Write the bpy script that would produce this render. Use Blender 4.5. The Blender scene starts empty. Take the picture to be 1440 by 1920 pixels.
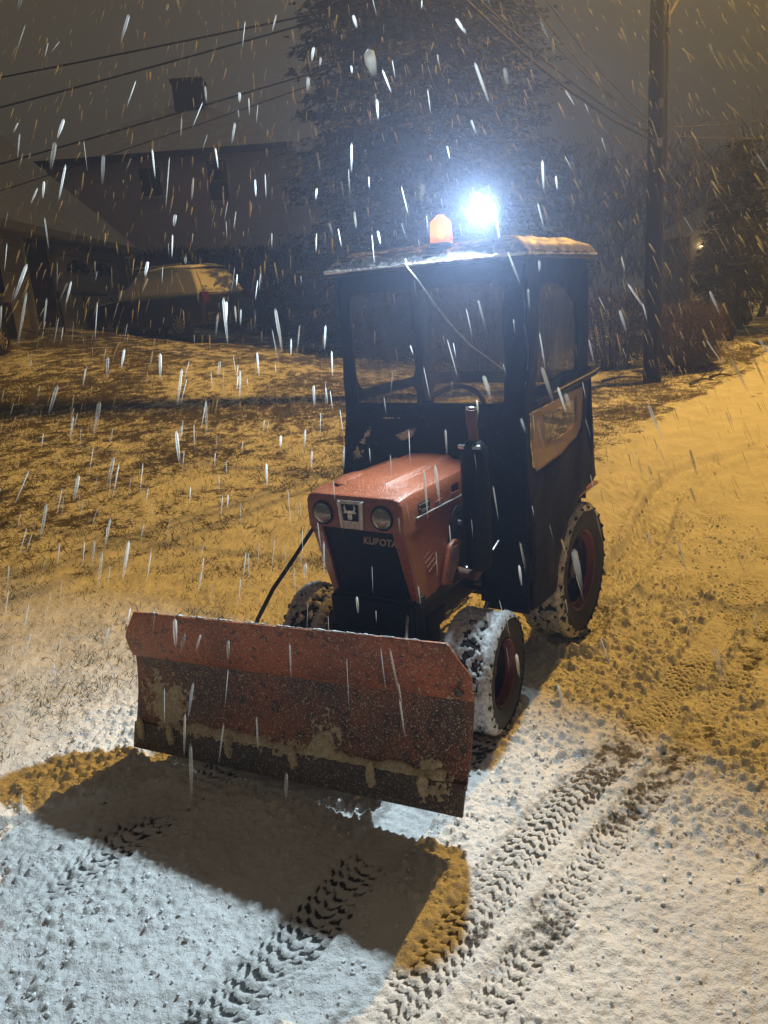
import bpy, math, random
import numpy as np
from mathutils import Vector, Matrix
SC = bpy.context.scene
COL = SC.collection
rad = math.radians

# ------------------------------------------------------------------ camera
CAMH, PITCH, ROLL = 1.75, 15.5, -4.5
cam_d = bpy.data.cameras.new('camera'); cam = bpy.data.objects.new('camera', cam_d); COL.objects.link(cam)
_p, _r = rad(PITCH), rad(ROLL)
_F = Vector((0, math.cos(_p), -math.sin(_p))); _R = Vector((1, 0, 0)); _U = _R.cross(_F)
_R2 = _R * math.cos(_r) + _U * math.sin(_r); _U2 = _U * math.cos(_r) - _R * math.sin(_r)
cam.matrix_world = Matrix(((_R2.x, _U2.x, -_F.x, 0), (_R2.y, _U2.y, -_F.y, 0), (_R2.z, _U2.z, -_F.z, CAMH), (0, 0, 0, 1)))
cam_d.sensor_fit = 'VERTICAL'; cam_d.sensor_height = 34.6; cam_d.lens = 34.6 * 1443 / 1920
cam_d.clip_start = 0.05; cam_d.clip_end = 500
SC.camera = cam

# ------------------------------------------------------------------ world: night cloud lit from below by the town
W = bpy.data.worlds.new('World'); SC.world = W; W.use_nodes = True
wn = W.node_tree.nodes; wl = W.node_tree.links
bg = wn['Background']; bg.inputs['Color'].default_value = (1.0, 0.76, 0.43, 1); bg.inputs['Strength'].default_value = 0.104

TR_O = Vector((-0.0525, 2.983, 0)); TR_YAW = rad(34)
def tw(x, y, z):
    "tractor coordinates to world: x to its left side, y to its rear"
    c, s = math.cos(TR_YAW), math.sin(TR_YAW)
    return Vector((TR_O.x + x * c + y * s, TR_O.y - x * s + y * c, z))

# work lamp on the cab roof: a round flood facing forward
LAMP_L = (0.336, 0.50, 2.047)
ld = bpy.data.lights.new('work_lamp_light', 'AREA'); ld.shape = 'DISK'; ld.size = 0.10; ld.energy = 88; ld.spread = rad(156); ld.color = (0.74, 0.92, 1.0)
lo = bpy.data.objects.new('work_lamp_light', ld); COL.objects.link(lo)
lo.location = tw(LAMP_L[0], LAMP_L[1] - 0.052, LAMP_L[2])
_d = Vector((-math.sin(TR_YAW + rad(13)), -math.cos(TR_YAW + rad(13)), -math.tan(rad(16))))
lo.rotation_euler = _d.to_track_quat('-Z', 'Y').to_euler()
# sodium street lamp on the pole behind
ST = Vector((7.35, 13.55, 12.5))
sd = bpy.data.lights.new('street_lamp_light', 'SPOT'); sd.energy = 8300; sd.color = (1.0, 0.53, 0.085); sd.shadow_soft_size = 0.10
sd.spot_size = rad(122); sd.spot_blend = 0.42
so = bpy.data.objects.new('street_lamp_light', sd); COL.objects.link(so); so.location = ST - Vector((0, 0, 0.1))
# the luminaire's reflector throws more light outwards than straight down
sd.use_nodes = True; _n = sd.node_tree.nodes; _l = sd.node_tree.links; _em = _n['Emission']
_g = _n.new('ShaderNodeNewGeometry'); _x = _n.new('ShaderNodeSeparateXYZ'); _l.new(_g.outputs['Incoming'], _x.inputs[0])
_a = _n.new('ShaderNodeMath'); _a.operation = 'ABSOLUTE'; _l.new(_x.outputs['Z'], _a.inputs[0])
_b = _n.new('ShaderNodeMath'); _b.operation = 'MAXIMUM'; _b.inputs[1].default_value = 0.45; _l.new(_a.outputs[0], _b.inputs[0])
_c = _n.new('ShaderNodeMath'); _c.operation = 'POWER'; _c.inputs[1].default_value = -1.7; _l.new(_b.outputs[0], _c.inputs[0])
_l.new(_c.outputs[0], _em.inputs['Strength'])
# next street lamp down the road
ST2 = Vector((20.5, 38.0, 7.0))
sd2 = bpy.data.lights.new('far_street_lamp_light', 'SPOT'); sd2.energy = 3800; sd2.color = (1.0, 0.60, 0.15); sd2.shadow_soft_size = 0.12
sd2.spot_size = rad(118); sd2.spot_blend = 0.5
so2 = bpy.data.objects.new('far_street_lamp_light', sd2); COL.objects.link(so2); so2.location = ST2 - Vector((0, 0, 0.12))

SC.view_settings.view_transform = 'Standard'; SC.view_settings.look = 'None'
SC.view_settings.exposure = 0.0; SC.view_settings.gamma = 1.0
SC.render.engine = 'CYCLES'
cy = SC.cycles
cy.use_denoising = True
try: cy.denoiser = 'OPENIMAGEDENOISE'
except Exception: pass
cy.sample_clamp_indirect = 4.0; cy.max_bounces = 7; cy.diffuse_bounces = 3; cy.glossy_bounces = 3
cy.transmission_bounces = 4; cy.transparent_max_bounces = 24; cy.volume_bounces = 0
cy.caustics_reflective = False; cy.caustics_refractive = False

# ------------------------------------------------------------------ helpers
def hash2(ix, iy, k=0):
    n = (ix.astype(np.int64) * 374761393 + iy.astype(np.int64) * 668265263 + k * 1442695041) & 0x7fffffff
    n = ((n ^ (n >> 13)) * 1274126177) & 0x7fffffff
    n = n ^ (n >> 16)
    return (n & 0xffff) / 65535.0
def vnoise(x, y, k=0):
    x = np.asarray(x, float); y = np.asarray(y, float)
    ix = np.floor(x); iy = np.floor(y); fx = x - ix; fy = y - iy
    fx = fx * fx * (3 - 2 * fx); fy = fy * fy * (3 - 2 * fy)
    a = hash2(ix, iy, k); b = hash2(ix + 1, iy, k); c = hash2(ix, iy + 1, k); d = hash2(ix + 1, iy + 1, k)
    return (a * (1 - fx) + b * fx) * (1 - fy) + (c * (1 - fx) + d * fx) * fy
def fbm(x, y, o=4, k=0):
    s = 0; a = 0.5; t = 0
    for i in range(o):
        s = s + a * vnoise(x, y, k + i * 7); t += a; x = x * 2.03 + 3.1; y = y * 2.03 + 1.7; a *= 0.5
    return s / t
def clumps(x, y, c, k=0, fill=0.6):
    "round lumps of snow: height in units of c"
    ix = np.floor(x / c); iy = np.floor(y / c); h = np.zeros_like(x)
    for dx in (-1, 0, 1):
        for dy in (-1, 0, 1):
            jx = ix + dx; jy = iy + dy
            px = (jx + hash2(jx, jy, k)) * c; py = (jy + hash2(jx, jy, k + 1)) * c
            r = c * (0.18 + 0.5 * hash2(jx, jy, k + 2)) * (hash2(jx, jy, k + 3) < fill)
            d2 = (x - px) ** 2 + (y - py) ** 2
            h = np.maximum(h, np.sqrt(np.maximum(r * r - d2, 0)))
    return h / c
def smooth(a, b, x):
    t = np.clip((x - a) / (b - a), 0, 1); return t * t * (3 - 2 * t)

def np_mesh(name, verts, faces, mat, parent=None, sm=False, nv=4, attrs=None):
    me = bpy.data.meshes.new(name)
    verts = np.asarray(verts, np.float32); faces = np.asarray(faces, np.int32).reshape(-1, nv)
    me.vertices.add(len(verts)); me.vertices.foreach_set('co', verts.ravel())
    me.loops.add(faces.size); me.loops.foreach_set('vertex_index', faces.ravel())
    me.polygons.add(len(faces)); me.polygons.foreach_set('loop_start', np.arange(0, faces.size, nv, dtype=np.int32))
    me.polygons.foreach_set('loop_total', np.full(len(faces), nv, np.int32))
    me.update(calc_edges=True); me.validate()
    if attrs:
        for k, a in attrs.items():
            at = me.attributes.new(k, 'FLOAT', 'POINT'); at.data.foreach_set('value', np.asarray(a, np.float32))
    if sm: me.polygons.foreach_set('use_smooth', np.ones(len(faces), bool))
    me.materials.append(mat)
    o = bpy.data.objects.new(name, me); COL.objects.link(o)
    if parent: o.parent = parent
    return o

class MB:
    def __init__(s): s.v = []; s.f = []
    def add(s, vs, fs, M=None):
        b = len(s.v)
        for p in vs:
            p = Vector(p); s.v.append(M @ p if M is not None else p)
        for f in fs: s.f.append([b + i for i in f])
        return s
    def box(s, c, d, rot=None, top=(1, 1)):
        x, y, z = d[0] / 2, d[1] / 2, d[2] / 2
        vs = [(-x, -y, -z), (x, -y, -z), (x, y, -z), (-x, y, -z), (-x * top[0], -y * top[1], z), (x * top[0], -y * top[1], z), (x * top[0], y * top[1], z), (-x * top[0], y * top[1], z)]
        M = Matrix.Translation(c)
        if rot is not None:
            from mathutils import Euler
            M = M @ Euler(rot).to_matrix().to_4x4()
        return s.add(vs, [(3, 2, 1, 0), (4, 5, 6, 7), (0, 1, 5, 4), (1, 2, 6, 5), (2, 3, 7, 6), (3, 0, 4, 7)], M)
    def tube(s, pts, r, n=8, cap=True):
        pts = [Vector(p) for p in pts]; m = len(pts)
        if not hasattr(r, '__len__'): r = [r] * m
        b = len(s.v); up = None
        for i, p in enumerate(pts):
            t = (pts[min(i + 1, m - 1)] - pts[max(i - 1, 0)])
            if t.length < 1e-9: t = Vector((0, 0, 1))
            t.normalize()
            if up is None:
                up = t.orthogonal().normalized()
            up = (up - t * up.dot(t)); up = up.normalized() if up.length > 1e-6 else t.orthogonal().normalized()
            sd_ = t.cross(up)
            for k in range(n):
                a = 2 * math.pi * k / n
                s.v.append(p + (up * math.cos(a) + sd_ * math.sin(a)) * r[i])
        for i in range(m - 1):
            for k in range(n):
                k2 = (k + 1) % n
                s.f.append([b + i * n + k, b + i * n + k2, b + (i + 1) * n + k2, b + (i + 1) * n + k])
        if cap:
            s.f.append([b + k for k in range(n)][::-1]); s.f.append([b + (m - 1) * n + k for k in range(n)])
        return s
    def lathe(s, prof, M=None, n=32, closed=False, cap=True):
        "profile of (radius, height) turned about z"
        b = len(s.v); m = len(prof)
        for (r, h) in prof:
            for k in range(n):
                a = 2 * math.pi * k / n; p = Vector((r * math.cos(a), r * math.sin(a), h)); s.v.append(M @ p if M is not None else p)
        for i in range(m if closed else m - 1):
            i2 = (i + 1) % m
            for k in range(n):
                k2 = (k + 1) % n; s.f.append([b + i * n + k, b + i * n + k2, b + i2 * n + k2, b + i2 * n + k])
        if not closed and cap:
            s.f.append([b + k for k in range(n)][::-1]); s.f.append([b + (m - 1) * n + k for k in range(n)])
        return s
    def grid(s, nu, nv, fn):
        b = len(s.v)
        for j in range(nv + 1):
            for i in range(nu + 1): s.v.append(Vector(fn(i / nu, j / nv)))
        for j in range(nv):
            for i in range(nu):
                a = b + j * (nu + 1) + i; s.f.append([a, a + 1, a + nu + 2, a + nu + 1])
        return s
    def prism(s, poly, fn, t0, t1):
        "polygon (a,b) at depth t through fn(a,b,t)"
        b = len(s.v); n = len(poly)
        for t in (t0, t1):
            for (p, q) in poly: s.v.append(Vector(fn(p, q, t)))
        s.f.append([b + i for i in range(n)][::-1]); s.f.append([b + n + i for i in range(n)])
        for i in range(n):
            j = (i + 1) % n; s.f.append([b + i, b + j, b + n + j, b + n + i])
        return s
    def build(s, name, mat, parent=None, sm=True, bevel=0, ang=38, solid=0, seg=2):
        me = bpy.data.meshes.new(name); me.from_pydata([tuple(p) for p in s.v], [], s.f); me.update()
        me.materials.append(mat)
        import bmesh
        bm = bmesh.new(); bm.from_mesh(me); bmesh.ops.recalc_face_normals(bm, faces=bm.faces); bm.to_mesh(me); bm.free()
        if sm:
            me.polygons.foreach_set('use_smooth', [True] * len(me.polygons)); me.set_sharp_from_angle(angle=rad(ang))
        o = bpy.data.objects.new(name, me); COL.objects.link(o)
        if parent: o.parent = parent
        if solid:
            m = o.modifiers.new('s', 'SOLIDIFY'); m.thickness = solid; m.offset = 0
        if bevel:
            m = o.modifiers.new('b', 'BEVEL'); m.width = bevel; m.segments = seg; m.limit_method = 'ANGLE'; m.angle_limit = rad(35)
        return o

CLOTH = bpy.data.textures.new('cloth_folds', 'CLOUDS'); CLOTH.noise_scale = 0.22; CLOTH.noise_depth = 2
def holed(name, outer, holes, fn, mat, parent, thick=0.004, cloth=0.0):
    "flat sheet with cut-out windows, given thickness"
    import bmesh
    bm = bmesh.new()
    for loop in [outer] + holes:
        vs = [bm.verts.new((p[0], p[1], 0)) for p in loop]
        for i in range(len(vs)): bm.edges.new((vs[i], vs[(i + 1) % len(vs)]))
    bmesh.ops.triangle_fill(bm, edges=bm.edges[:], use_beauty=True)
    for v in bm.verts: v.co = Vector(fn(v.co.x, v.co.y))
    me = bpy.data.meshes.new(name); bm.to_mesh(me); bm.free(); me.materials.append(mat)
    o = bpy.data.objects.new(name, me); COL.objects.link(o); o.parent = parent
    if mat.name in ('black_canvas', 'clear_vinyl', 'tan_window_border', 'frosted_vinyl'):
        m = o.modifiers.new('d', 'SUBSURF'); m.subdivision_type = 'SIMPLE'; m.levels = m.render_levels = 3
        m = o.modifiers.new('f', 'DISPLACE'); m.texture = CLOTH; m.texture_coords = 'LOCAL'; m.strength = 0.035; m.mid_level = 0.5
        me.polygons.foreach_set('use_smooth', [True] * len(me.polygons))
    m = o.modifiers.new('s', 'SOLIDIFY'); m.thickness = thick; m.offset = 0
    return o
def rrect(x0, x1, y0, y1, r, n=5, rt=None):
    rt = r if rt is None else rt; P = []
    for cx, cy_, a0, q in ((x0, y0, 180, r), (x1, y0, 270, r), (x1, y1, 0, rt), (x0, y1, 90, rt)):
        sx = 1 if cx == x0 else -1; sy = 1 if cy_ == y0 else -1
        for k in range(n + 1):
            a = rad(a0 + 90 * k / n); P.append((cx + sx * q + q * math.cos(a), cy_ + sy * q + q * math.sin(a)))
    return P
def empty(name, loc, rz=0, label=None, cat=None, group=None):
    o = bpy.data.objects.new(name, None); COL.objects.link(o); o.location = loc; o.rotation_euler = (0, 0, rz)
    return tag(o, label, cat, group)
def tag(o, label=None, cat=None, group=None, kind=None):
    if label: o['label'] = label
    if cat: o['category'] = cat
    if group: o['group'] = group
    if kind: o['kind'] = kind
    return o
def icos(mb, c, r, M=None, n=6):
    prof = [(max(1e-4, math.sin(math.pi * i / n)) * r, -math.cos(math.pi * i / n) * r) for i in range(n + 1)]
    mb.lathe(prof, (M or Matrix()) @ Matrix.Translation(c), n=max(6, n + 2))
    return mb

# ------------------------------------------------------------------ materials
def newmat(name):
    m = bpy.data.materials.new(name); m.use_nodes = True
    return m, m.node_tree.nodes, m.node_tree.links, m.node_tree.nodes['Principled BSDF']
def nd(ns, t, **k):
    n = ns.new(t)
    for a, b in k.items():
        if a in n.inputs.keys(): n.inputs[a].default_value = b
        else: setattr(n, a, b)
    return n
def noise_fac(ns, ls, scale, detail=4, lo=0.4, hi=0.6, coord='Object', rough=0.6, vec=None, stretch=None):
    if vec is None:
        tc = ns.new('ShaderNodeTexCoord'); vec = tc.outputs[coord]
    if stretch:
        mp = ns.new('ShaderNodeMapping'); mp.inputs['Scale'].default_value = stretch; ls.new(vec, mp.inputs['Vector']); vec = mp.outputs[0]
    n = nd(ns, 'ShaderNodeTexNoise', Scale=scale, Detail=detail, Roughness=rough); ls.new(vec, n.inputs['Vector'])
    r = nd(ns, 'ShaderNodeMapRange'); r.inputs['From Min'].default_value = lo; r.inputs['From Max'].default_value = hi; r.clamp = True
    ls.new(n.outputs['Fac'], r.inputs['Value'])
    return r.outputs[0], n.outputs['Fac']
def mixc(ns, ls, f, a, b):
    m = ns.new('ShaderNodeMix'); m.data_type = 'RGBA'
    if isinstance(f, float): m.inputs[0].default_value = f
    else: ls.new(f, m.inputs[0])
    for k, v in ((6, a), (7, b)):
        if isinstance(v, tuple): m.inputs[k].default_value = (*v, 1)
        else: ls.new(v, m.inputs[k])
    return m.outputs[2]
def bump(ns, ls, b, h, strength=0.3, dist=0.01):
    n = nd(ns, 'ShaderNodeBump', Strength=strength, Distance=dist); ls.new(h, n.inputs['Height']); ls.new(n.outputs[0], b.inputs['Normal'])
def mat_simple(name, c1, c2=None, rough=0.6, metal=0, scale=8, lo=0.35, hi=0.65, bmp=0.15, bscale=None, bd=0.004, spec=0.5, stretch=None, coat=0):
    m, ns, ls, b = newmat(name)
    f, _ = noise_fac(ns, ls, scale, 5, lo, hi, stretch=stretch)
    ls.new(mixc(ns, ls, f, c1, c2 or c1), b.inputs['Base Color'])
    b.inputs['Roughness'].default_value = rough; b.inputs['Metallic'].default_value = metal
    b.inputs['Specular IOR Level'].default_value = spec; b.inputs['Coat Weight'].default_value = coat
    if bmp:
        _, h = noise_fac(ns, ls, bscale or scale * 4, 4, stretch=stretch); bump(ns, ls, b, h, bmp, bd)
    return m
def mat_specked(name, c1, c2, snow=(0.72, 0.74, 0.76), scale=5, lo=0.35, hi=0.65, slo=0.62, shi=0.68, sscale=60, rough=0.45, grad=None, coat=0.0, bmp=0.3, c3=None):
    "painted or bare metal with frozen spatter stuck on"
    m, ns, ls, b = newmat(name)
    f, _ = noise_fac(ns, ls, scale, 6, lo, hi)
    col = mixc(ns, ls, f, c1, c2)
    if c3:
        f3, _ = noise_fac(ns, ls, scale * 9, 5, 0.55, 0.62); col = mixc(ns, ls, f3, col, c3)
    s1, raw = noise_fac(ns, ls, sscale, 5, slo, shi)
    ls.new(mixc(ns, ls, s1, col, snow), b.inputs['Base Color'])
    r = nd(ns, 'ShaderNodeMapRange'); r.inputs['To Min'].default_value = rough; r.inputs['To Max'].default_value = 0.9
    ls.new(s1, r.inputs['Value']); ls.new(r.outputs[0], b.inputs['Roughness']); b.inputs['Coat Weight'].default_value = coat
    bump(ns, ls, b, raw, bmp, 0.004)
    return m
M = {}
M['snow'] = mat_simple('fresh_snow', (0.80, 0.82, 0.84), (0.74, 0.76, 0.79), 0.75, scale=14, bmp=0.5, bscale=160, bd=0.004)
M['snow_wet'] = mat_simple('wet_snow', (0.66, 0.68, 0.70), (0.30, 0.31, 0.33), 0.5, scale=60, bmp=0.7, bscale=220, bd=0.004)
M['roof_slush'] = mat_specked('slush_on_dark_roof', (0.10, 0.10, 0.12), (0.20, 0.20, 0.22), snow=(0.62, 0.63, 0.66), scale=16, slo=0.50, shi=0.66, sscale=40, rough=0.35, bmp=0.8)
M['orange'] = mat_specked('orange_paint', (0.27, 0.070, 0.026), (0.21, 0.054, 0.022), snow=(0.42, 0.25, 0.17), scale=6, slo=0.57, shi=0.72, sscale=170, rough=0.30, coat=0.4, bmp=0.8, c3=(0.20, 0.055, 0.028))
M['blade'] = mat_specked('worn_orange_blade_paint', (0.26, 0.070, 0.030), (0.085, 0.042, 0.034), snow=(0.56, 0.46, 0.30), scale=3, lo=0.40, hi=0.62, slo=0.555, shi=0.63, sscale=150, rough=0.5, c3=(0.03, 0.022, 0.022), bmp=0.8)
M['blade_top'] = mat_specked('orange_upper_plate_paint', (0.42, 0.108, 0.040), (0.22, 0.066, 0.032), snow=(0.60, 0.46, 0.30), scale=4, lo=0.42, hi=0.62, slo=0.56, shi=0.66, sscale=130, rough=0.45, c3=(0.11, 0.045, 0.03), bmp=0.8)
M['warm_lit_snow'] = mat_simple('warm_lit_slush', (0.70, 0.58, 0.39), (0.46, 0.37, 0.24), 0.8, scale=70, lo=0.38, hi=0.62, bmp=1.0, bscale=200, bd=0.006)  # tan is warm light put into the snow colour, as in the blade specks
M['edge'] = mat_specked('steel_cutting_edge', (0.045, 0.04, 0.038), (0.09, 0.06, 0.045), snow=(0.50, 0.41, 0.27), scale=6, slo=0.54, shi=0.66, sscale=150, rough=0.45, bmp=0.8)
M['black'] = mat_simple('black_metal', (0.010, 0.011, 0.013), (0.024, 0.022, 0.022), 0.42, scale=12, bmp=0.3, spec=0.25)
M['grille'] = mat_simple('black_grille', (0.005, 0.005, 0.007), (0.009, 0.009, 0.011), 0.5, scale=20, bmp=0.2, spec=0.08)
M['engine'] = mat_specked('oily_engine', (0.012, 0.012, 0.013), (0.05, 0.045, 0.04), snow=(0.25, 0.24, 0.22), scale=9, slo=0.68, shi=0.74, sscale=30, rough=0.45)
M['rust'] = mat_simple('rusty_pipe', (0.17, 0.085, 0.06), (0.09, 0.045, 0.035), 0.7, scale=25, bmp=0.5)
M['rubber'] = mat_specked('tyre_rubber', (0.010, 0.010, 0.011), (0.022, 0.022, 0.022), snow=(0.12, 0.12, 0.12), scale=12, slo=0.62, shi=0.75, sscale=45, rough=0.7)
M['rim'] = mat_specked('dark_red_rim', (0.022, 0.006, 0.005), (0.012, 0.005, 0.005), snow=(0.06, 0.045, 0.04), scale=14, slo=0.62, shi=0.72, sscale=50, rough=0.5)
M['flange'] = mat_specked('red_rim_flange', (0.15, 0.016, 0.012), (0.06, 0.010, 0.008), snow=(0.2, 0.14, 0.12), scale=14, slo=0.60, shi=0.72, sscale=60, rough=0.45)
M['chrome'] = mat_simple('worn_chrome', (0.50, 0.51, 0.50), (0.30, 0.30, 0.29), 0.35, 0.8, scale=60, bmp=0.4, bscale=120)
M['silver'] = mat_simple('silver_cast', (0.75, 0.76, 0.77), (0.55, 0.56, 0.58), 0.35, 0.5, scale=40, bmp=0.2)
M['steel'] = mat_simple('bright_steel', (0.45, 0.45, 0.46), (0.25, 0.25, 0.26), 0.3, 0.9, scale=30, bmp=0.1)
M['tan'] = mat_simple('tan_window_binding', (0.30, 0.23, 0.13), (0.26, 0.20, 0.12), 0.7, scale=30, bmp=0.3)
M['cream'] = mat_simple('snow_dusted_vinyl', (0.55, 0.54, 0.50), (0.40, 0.39, 0.36), 0.6, scale=50, bmp=0.4)
m, ns, ls, b = newmat('black_canvas')
f, _ = noise_fac(ns, ls, 3, 5, 0.35, 0.65); f2, r2 = noise_fac(ns, ls, 55, 5, 0.64, 0.74)
ls.new(mixc(ns, ls, f2, mixc(ns, ls, f, (0.008, 0.009, 0.014), (0.018, 0.017, 0.021)), (0.09, 0.09, 0.10)), b.inputs['Base Color'])
b.inputs['Roughness'].default_value = 0.48
_, h1 = noise_fac(ns, ls, 2.0, 1, stretch=(2.2, 2.2, 0.7)); bump(ns, ls, b, h1, 0.6, 0.05); b.inputs['Specular IOR Level'].default_value = 0.08; b.inputs['Roughness'].default_value = 0.6
M['canvas'] = m
# clear vinyl
m, ns, ls, b = newmat('clear_vinyl')
tr = nd(ns, 'ShaderNodeBsdfTransparent'); tr.inputs['Color'].default_value = (0.92, 0.92, 0.92, 1)
f, _ = noise_fac(ns, ls, 9, 6, 0.45, 0.75, stretch=(1, 1, 0.18))
mr = nd(ns, 'ShaderNodeMapRange'); mr.inputs['To Min'].default_value = 0.07; mr.inputs['To Max'].default_value = 0.36
ls.new(f, mr.inputs['Value'])
b.inputs['Base Color'].default_value = (0.30, 0.30, 0.30, 1); b.inputs['Roughness'].default_value = 0.22
_, h = noise_fac(ns, ls, 5, 4, stretch=(2, 2, 0.6)); bump(ns, ls, b, h, 0.6, 0.03)
mx = ns.new('ShaderNodeMixShader'); ls.new(mr.outputs[0], mx.inputs[0]); ls.new(tr.outputs[0], mx.inputs[1]); ls.new(b.outputs[0], mx.inputs[2])
ls.new(mx.outputs[0], ns['Material Output'].inputs['Surface']); M['vinyl'] = m
# lower side window: frosted, passes the street light
m, ns, ls, b = newmat('frosted_vinyl')
tr = nd(ns, 'ShaderNodeBsdfTransparent'); tr.inputs['Color'].default_value = (0.85, 0.84, 0.80, 1)
tl = nd(ns, 'ShaderNodeBsdfTranslucent'); tl.inputs['Color'].default_value = (0.7, 0.68, 0.62, 1)
mx = ns.new('ShaderNodeMixShader'); mx.inputs[0].default_value = 0.15; ls.new(tr.outputs[0], mx.inputs[1]); ls.new(tl.outputs[0], mx.inputs[2])
mx2 = ns.new('ShaderNodeMixShader'); mx2.inputs[0].default_value = 0.06; ls.new(mx.outputs[0], mx2.inputs[1]); ls.new(b.outputs[0], mx2.inputs[2])
ls.new(mx2.outputs[0], ns['Material Output'].inputs['Surface']); M['frost'] = m
# tan binding lets light through
m, ns, ls, b = newmat('tan_window_border')
b.inputs['Base Color'].default_value = (0.60, 0.47, 0.30, 1); b.inputs['Roughness'].default_value = 0.7
tl = nd(ns, 'ShaderNodeBsdfTransparent'); tl.inputs['Color'].default_value = (0.80, 0.72, 0.62, 1)
mx = ns.new('ShaderNodeMixShader'); mx.inputs[0].default_value = 0.55; ls.new(b.outputs[0], mx.inputs[1]); ls.new(tl.outputs[0], mx.inputs[2])
ls.new(mx.outputs[0], ns['Material Output'].inputs['Surface']); M['tan'] = m
def emis(name, col, st):
    m, ns, ls, b = newmat(name); b.inputs['Base Color'].default_value = (*col, 1)
    b.inputs['Emission Color'].default_value = (*col, 1); b.inputs['Emission Strength'].default_value = st
    return m
M['lamp_on'] = emis('lit_work_lamp_lens', (0.90, 0.97, 1.0), 7)
M['bulb_on'] = emis('lit_beacon_bulb', (1.0, 0.62, 0.12), 16)
M['sodium_on'] = emis('lit_sodium_lens', (1.0, 0.55, 0.10), 40)
M['window_on'] = emis('lit_porch_lamp', (1.0, 0.72, 0.35), 10)
m, ns, ls, b = newmat('amber_dome')
tr = nd(ns, 'ShaderNodeBsdfTransparent'); tr.inputs['Color'].default_value = (1.0, 0.50, 0.01, 1)
b.inputs['Base Color'].default_value = (0.95, 0.30, 0.004, 1); b.inputs['Roughness'].default_value = 0.3
tl = nd(ns, 'ShaderNodeBsdfTranslucent'); tl.inputs['Color'].default_value = (1.0, 0.52, 0.01, 1)
mx = ns.new('ShaderNodeMixShader'); mx.inputs[0].default_value = 0.5; ls.new(tl.outputs[0], mx.inputs[1]); ls.new(b.outputs[0], mx.inputs[2])
mx2 = ns.new('ShaderNodeMixShader'); mx2.inputs[0].default_value = 0.62; ls.new(tr.outputs[0], mx2.inputs[1]); ls.new(mx.outputs[0], mx2.inputs[2])
tc = ns.new('ShaderNodeTexCoord'); wv = nd(ns, 'ShaderNodeTexWave', Scale=45.0); ls.new(tc.outputs['Object'], wv.inputs['Vector']); bump(ns, ls, b, wv.outputs['Fac'], 0.4, 0.003)
ls.new(mx2.outputs[0], ns['Material Output'].inputs['Surface']); M['amber'] = m
m, ns, ls, b = newmat('headlight_glass')
b.inputs['Base Color'].default_value = (0.20, 0.20, 0.17, 1); b.inputs['Roughness'].default_value = 0.12; b.inputs['Metallic'].default_value = 0.5; b.inputs['Coat Weight'].default_value = 1
_, h = noise_fac(ns, ls, 60, 3, stretch=(1, 1, 0.4)); bump(ns, ls, b, h, 0.5, 0.006); M['headglass'] = m
M['glass_dark'] = mat_simple('dark_window_glass', (0.006, 0.007, 0.010), (0.010, 0.011, 0.015), 0.25, scale=2, bmp=0, spec=0.15)
M['siding'] = mat_simple('dusky_mauve_siding', (0.62, 0.52, 0.55), (0.54, 0.45, 0.48), 0.8, scale=3, bmp=0.2, bscale=30)
M['gsiding'] = mat_simple('grey_garage_siding', (0.40, 0.38, 0.34), (0.34, 0.32, 0.29), 0.8, scale=3, bmp=0.2, bscale=30)
M['trim'] = mat_simple('pale_house_trim', (0.42, 0.40, 0.37), (0.36, 0.35, 0.33), 0.7, scale=5, bmp=0.1)
M['door_paint'] = mat_simple('beige_garage_door', (0.52, 0.48, 0.42), (0.46, 0.43, 0.38), 0.6, scale=4, bmp=0.1)
M['roof_snow'] = mat_simple('snowy_shingles', (0.80, 0.78, 0.76), (0.66, 0.64, 0.62), 0.85, scale=2.5, bmp=0.5, bscale=40, bd=0.02)
M['brick'] = mat_simple('dark_brick', (0.07, 0.05, 0.06), (0.04, 0.03, 0.04), 0.9, scale=8)
M['carpaint'] = mat_simple('dark_blue_car_paint', (0.008, 0.010, 0.020), (0.012, 0.013, 0.024), 0.3, scale=3, bmp=0, coat=0.5)
M['carpaint2'] = mat_simple('black_car_paint', (0.010, 0.011, 0.011), (0.016, 0.015, 0.015), 0.3, scale=3, bmp=0, coat=0.5)
M['taillight'] = mat_simple('red_tail_light', (0.07, 0.008, 0.008), (0.05, 0.006, 0.006), 0.35, scale=4, bmp=0)
M['bark'] = mat_simple('bark', (0.045, 0.035, 0.028), (0.08, 0.065, 0.055), 0.9, scale=18, bmp=0.8, stretch=(1, 1, 0.2), bd=0.02)
M['bark_far'] = mat_simple('winter_twigs', (0.05, 0.042, 0.04), (0.07, 0.06, 0.06), 0.9, scale=2, bmp=0)
M['pole'] = mat_simple('creosoted_pole', (0.009, 0.009, 0.010), (0.018, 0.016, 0.016), 0.85, scale=30, bmp=0.9, stretch=(1, 1, 0.06), bd=0.02)
M['conduit'] = mat_simple('weathered_conduit', (0.16, 0.11, 0.10), (0.11, 0.08, 0.07), 0.6, scale=12, bmp=0.2)
M['galv'] = mat_simple('galvanised_arm', (0.45, 0.44, 0.42), (0.35, 0.34, 0.33), 0.45, 0.6, scale=12)
M['wire'] = mat_simple('black_cable', (0.006, 0.006, 0.007), (0.012, 0.012, 0.012), 0.7, scale=12, bmp=0)
M['wire_ice'] = mat_simple('icy_cable', (0.12, 0.12, 0.125), (0.02, 0.02, 0.02), 0.4, scale=6, bmp=0.2)
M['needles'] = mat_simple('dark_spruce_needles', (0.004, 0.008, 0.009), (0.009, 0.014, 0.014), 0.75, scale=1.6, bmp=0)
M['needles2'] = mat_simple('grey_green_needles', (0.02, 0.026, 0.022), (0.04, 0.044, 0.038), 0.75, scale=1.6, bmp=0)
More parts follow.
